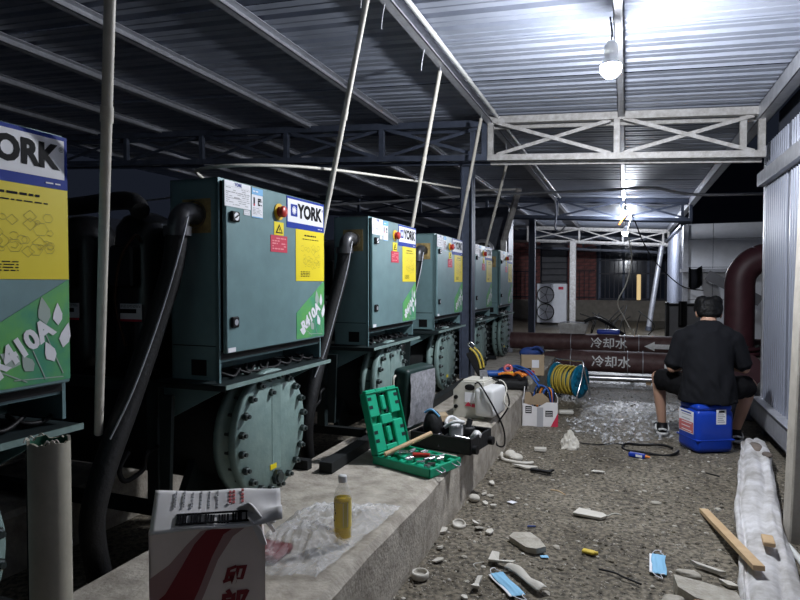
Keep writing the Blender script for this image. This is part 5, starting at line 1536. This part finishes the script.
for s_ in (-1, 1):
    e = MB(); hball(e, (s_ * .032, .086, .006), (.013, .008, .009), 12, 8); e.build('eye', 'print_white', person)
    e = MB(); hball(e, (s_ * .032, .0925, .004), (.006, .003, .006), 10, 8); e.build('iris', 'black', person)
# hair: two full lobes, longer over the ears and the nape
hm = MB()
hball(hm, (0, -.015, .035), (.104, .106, .085)); hball(hm, (-.050, -.012, .074), (.062, .088, .058)); hball(hm, (.050, -.012, .076), (.062, .088, .058))
hball(hm, (0, -.055, .005), (.094, .056, .074)); hball(hm, (-.060, -.040, -.012), (.042, .052, .060)); hball(hm, (.060, -.040, -.012), (.042, .052, .060))
hball(hm, (-.045, .068, .075), (.050, .042, .030)); hball(hm, (.045, .068, .072), (.050, .042, .030)); hball(hm, (-.090, .006, .030), (.026, .055, .045)); hball(hm, (.090, .006, .030), (.026, .055, .045))
hball(hm, (0, -.064, -.045), (.062, .034, .040))
me = remesh(hm, .007, 4, lambda p, n: p + n * (.003 * nz((p.x * 3, p.y * 3, p.z * .5), 14) + .0015 * nz(p, 40)))
me.materials.append(MATS['hair']); link('hair', me, person)
# t-shirt
sm = MB()
rings = []
for i in range(25):
    q = i / 24; z = .405 + .60 * q
    rx = .232 - .045 * math.sin(q * math.pi * .75) + .012 * q
    ry = .175 - .045 * math.sin(q * math.pi * .7)
    if q > .8:
        rx -= .10 * (q - .8) / .2
    rings.append([(PX + rx * math.cos(a / 24 * 6.2832), PY - .01 + .10 * q * q - .012 * math.sin(q * 3.14) + ry * math.sin(a / 24 * 6.2832), z) for a in range(24)])
vs = [p for r_ in rings for p in r_]
sm.add(vs, [(i * 24 + j, i * 24 + (j + 1) % 24, (i + 1) * 24 + (j + 1) % 24, (i + 1) * 24 + j) for i in range(24) for j in range(24)] + [list(range(24))[::-1], list(range(24 * 24, 25 * 24))])
capsule(sm, V3(PX - .12, PY + .07, .945), V3(PX + .12, PY + .07, .945), .098, .098)
capsule(sm, V3(PX - .17, PY + .07, .915), V3(PX + .17, PY + .07, .915), .085, .085)
capsule(sm, V3(PX - .04, PY + .065, 1.0), V3(PX + .05, PY + .065, 1.0), .086, .086)
for sh, el in ((shL, elL), (shR, elR)):
    q = sh.lerp(el, .80)
    capsule(sm, sh, q, .079, .072); sm.cyl(q, sh.lerp(el, .90), .074, .078, 14)
def sfold(p, n):
    k = .016 * nz((p.x * 1.2, p.y, p.z * .5), 11) + .010 * nz((p.x + p.z * .6, p.y, p.z * .4), 19, 3)
    lo = max(0, min(1, (.85 - p.z) / .3))
    return p + n * k * (.3 + lo)
me = remesh(sm, .011, 4, sfold); me.materials.append(MATS['shirt']); link('t_shirt', me, person)
# shorts
sm = MB()
sm.ball(V3(PX, PY + .02, .49), (.20, .16, .085), 20, 14)
for hp_, kn in ((hipL, kneL), (hipR, kneR)):
    q = hp_.lerp(kn, .90)
    capsule(sm, hp_, hp_.lerp(kn, .75), .112, .094); sm.cyl(hp_.lerp(kn, .7), q + V3(0, 0, -.005), .094, .100, 18)
me = remesh(sm, .011, 4, lambda p, n: p + n * (.012 * nz(p, 10) + .006 * nz(p, 22)))
me.materials.append(MATS['shorts']); link('shorts', me, person)
# shoes and socks
for an, dx in ((ankL, -.02), (ankR, .02)):
    base = V3(an.x, an.y, .012)
    sm = MB(); sm.ball(base + V3(0, -.03, .055), (.050, .065, .05), 16, 10); capsule(sm, base + V3(0, 0, .05), base + V3(dx * .6, .14, .040), .048, .036); sm.ball(base + V3(dx, .17, .035), (.048, .06, .034), 14, 10); sm.cyl(base + V3(0, -.01, .06), base + V3(0, -.01, .105), .05, .046, 16)
    me = remesh(sm, .008, 3); me.materials.append(MATS['black']); sh_ = link('shoe', me, person)
    sm = MB(); sm.ball(base + V3(0, -.03, .012), (.056, .072, .026), 16, 10); capsule(sm, base + V3(0, .0, .012), base + V3(dx, .16, .012), .050, .044)
    for v in range(len(sm.v)):
        p = sm.v[v]; sm.v[v] = (p[0], p[1], max(.004, min(.034, p[2])))
    me = remesh(sm, .008, 2); me.materials.append(MATS['shoe_white']); link('sole', me, sh_)
    sm = MB(); 
    for s_ in (-1, 1):
        sm.tube([base + V3(s_ * .050, -.05, .04), base + V3(s_ * .054, .0, .055), base + V3(s_ * .050, .06, .060), base + V3(s_ * .038, .12, .045)], .010, 6)
    sm.tube([base + V3(-.03, -.085, .05), base + V3(0, -.098, .06), base + V3(.03, -.085, .05)], .010, 6)
    sm.build('stripe', 'shoe_white', sh_)
ph = MB().rbox((-.04, -.005, -.075), (.04, .005, .075), .004); ph.box((-.036, -.0058, -.068), (.036, -.005, .068), 1)
o = ph.build('smartphone', ['black_gloss', 'glass_dark'], None, (PX, PY + .405, .765), (R(-50), 0, 0)); tag(o, 'dark smartphone held in front of the seated person', 'phone')
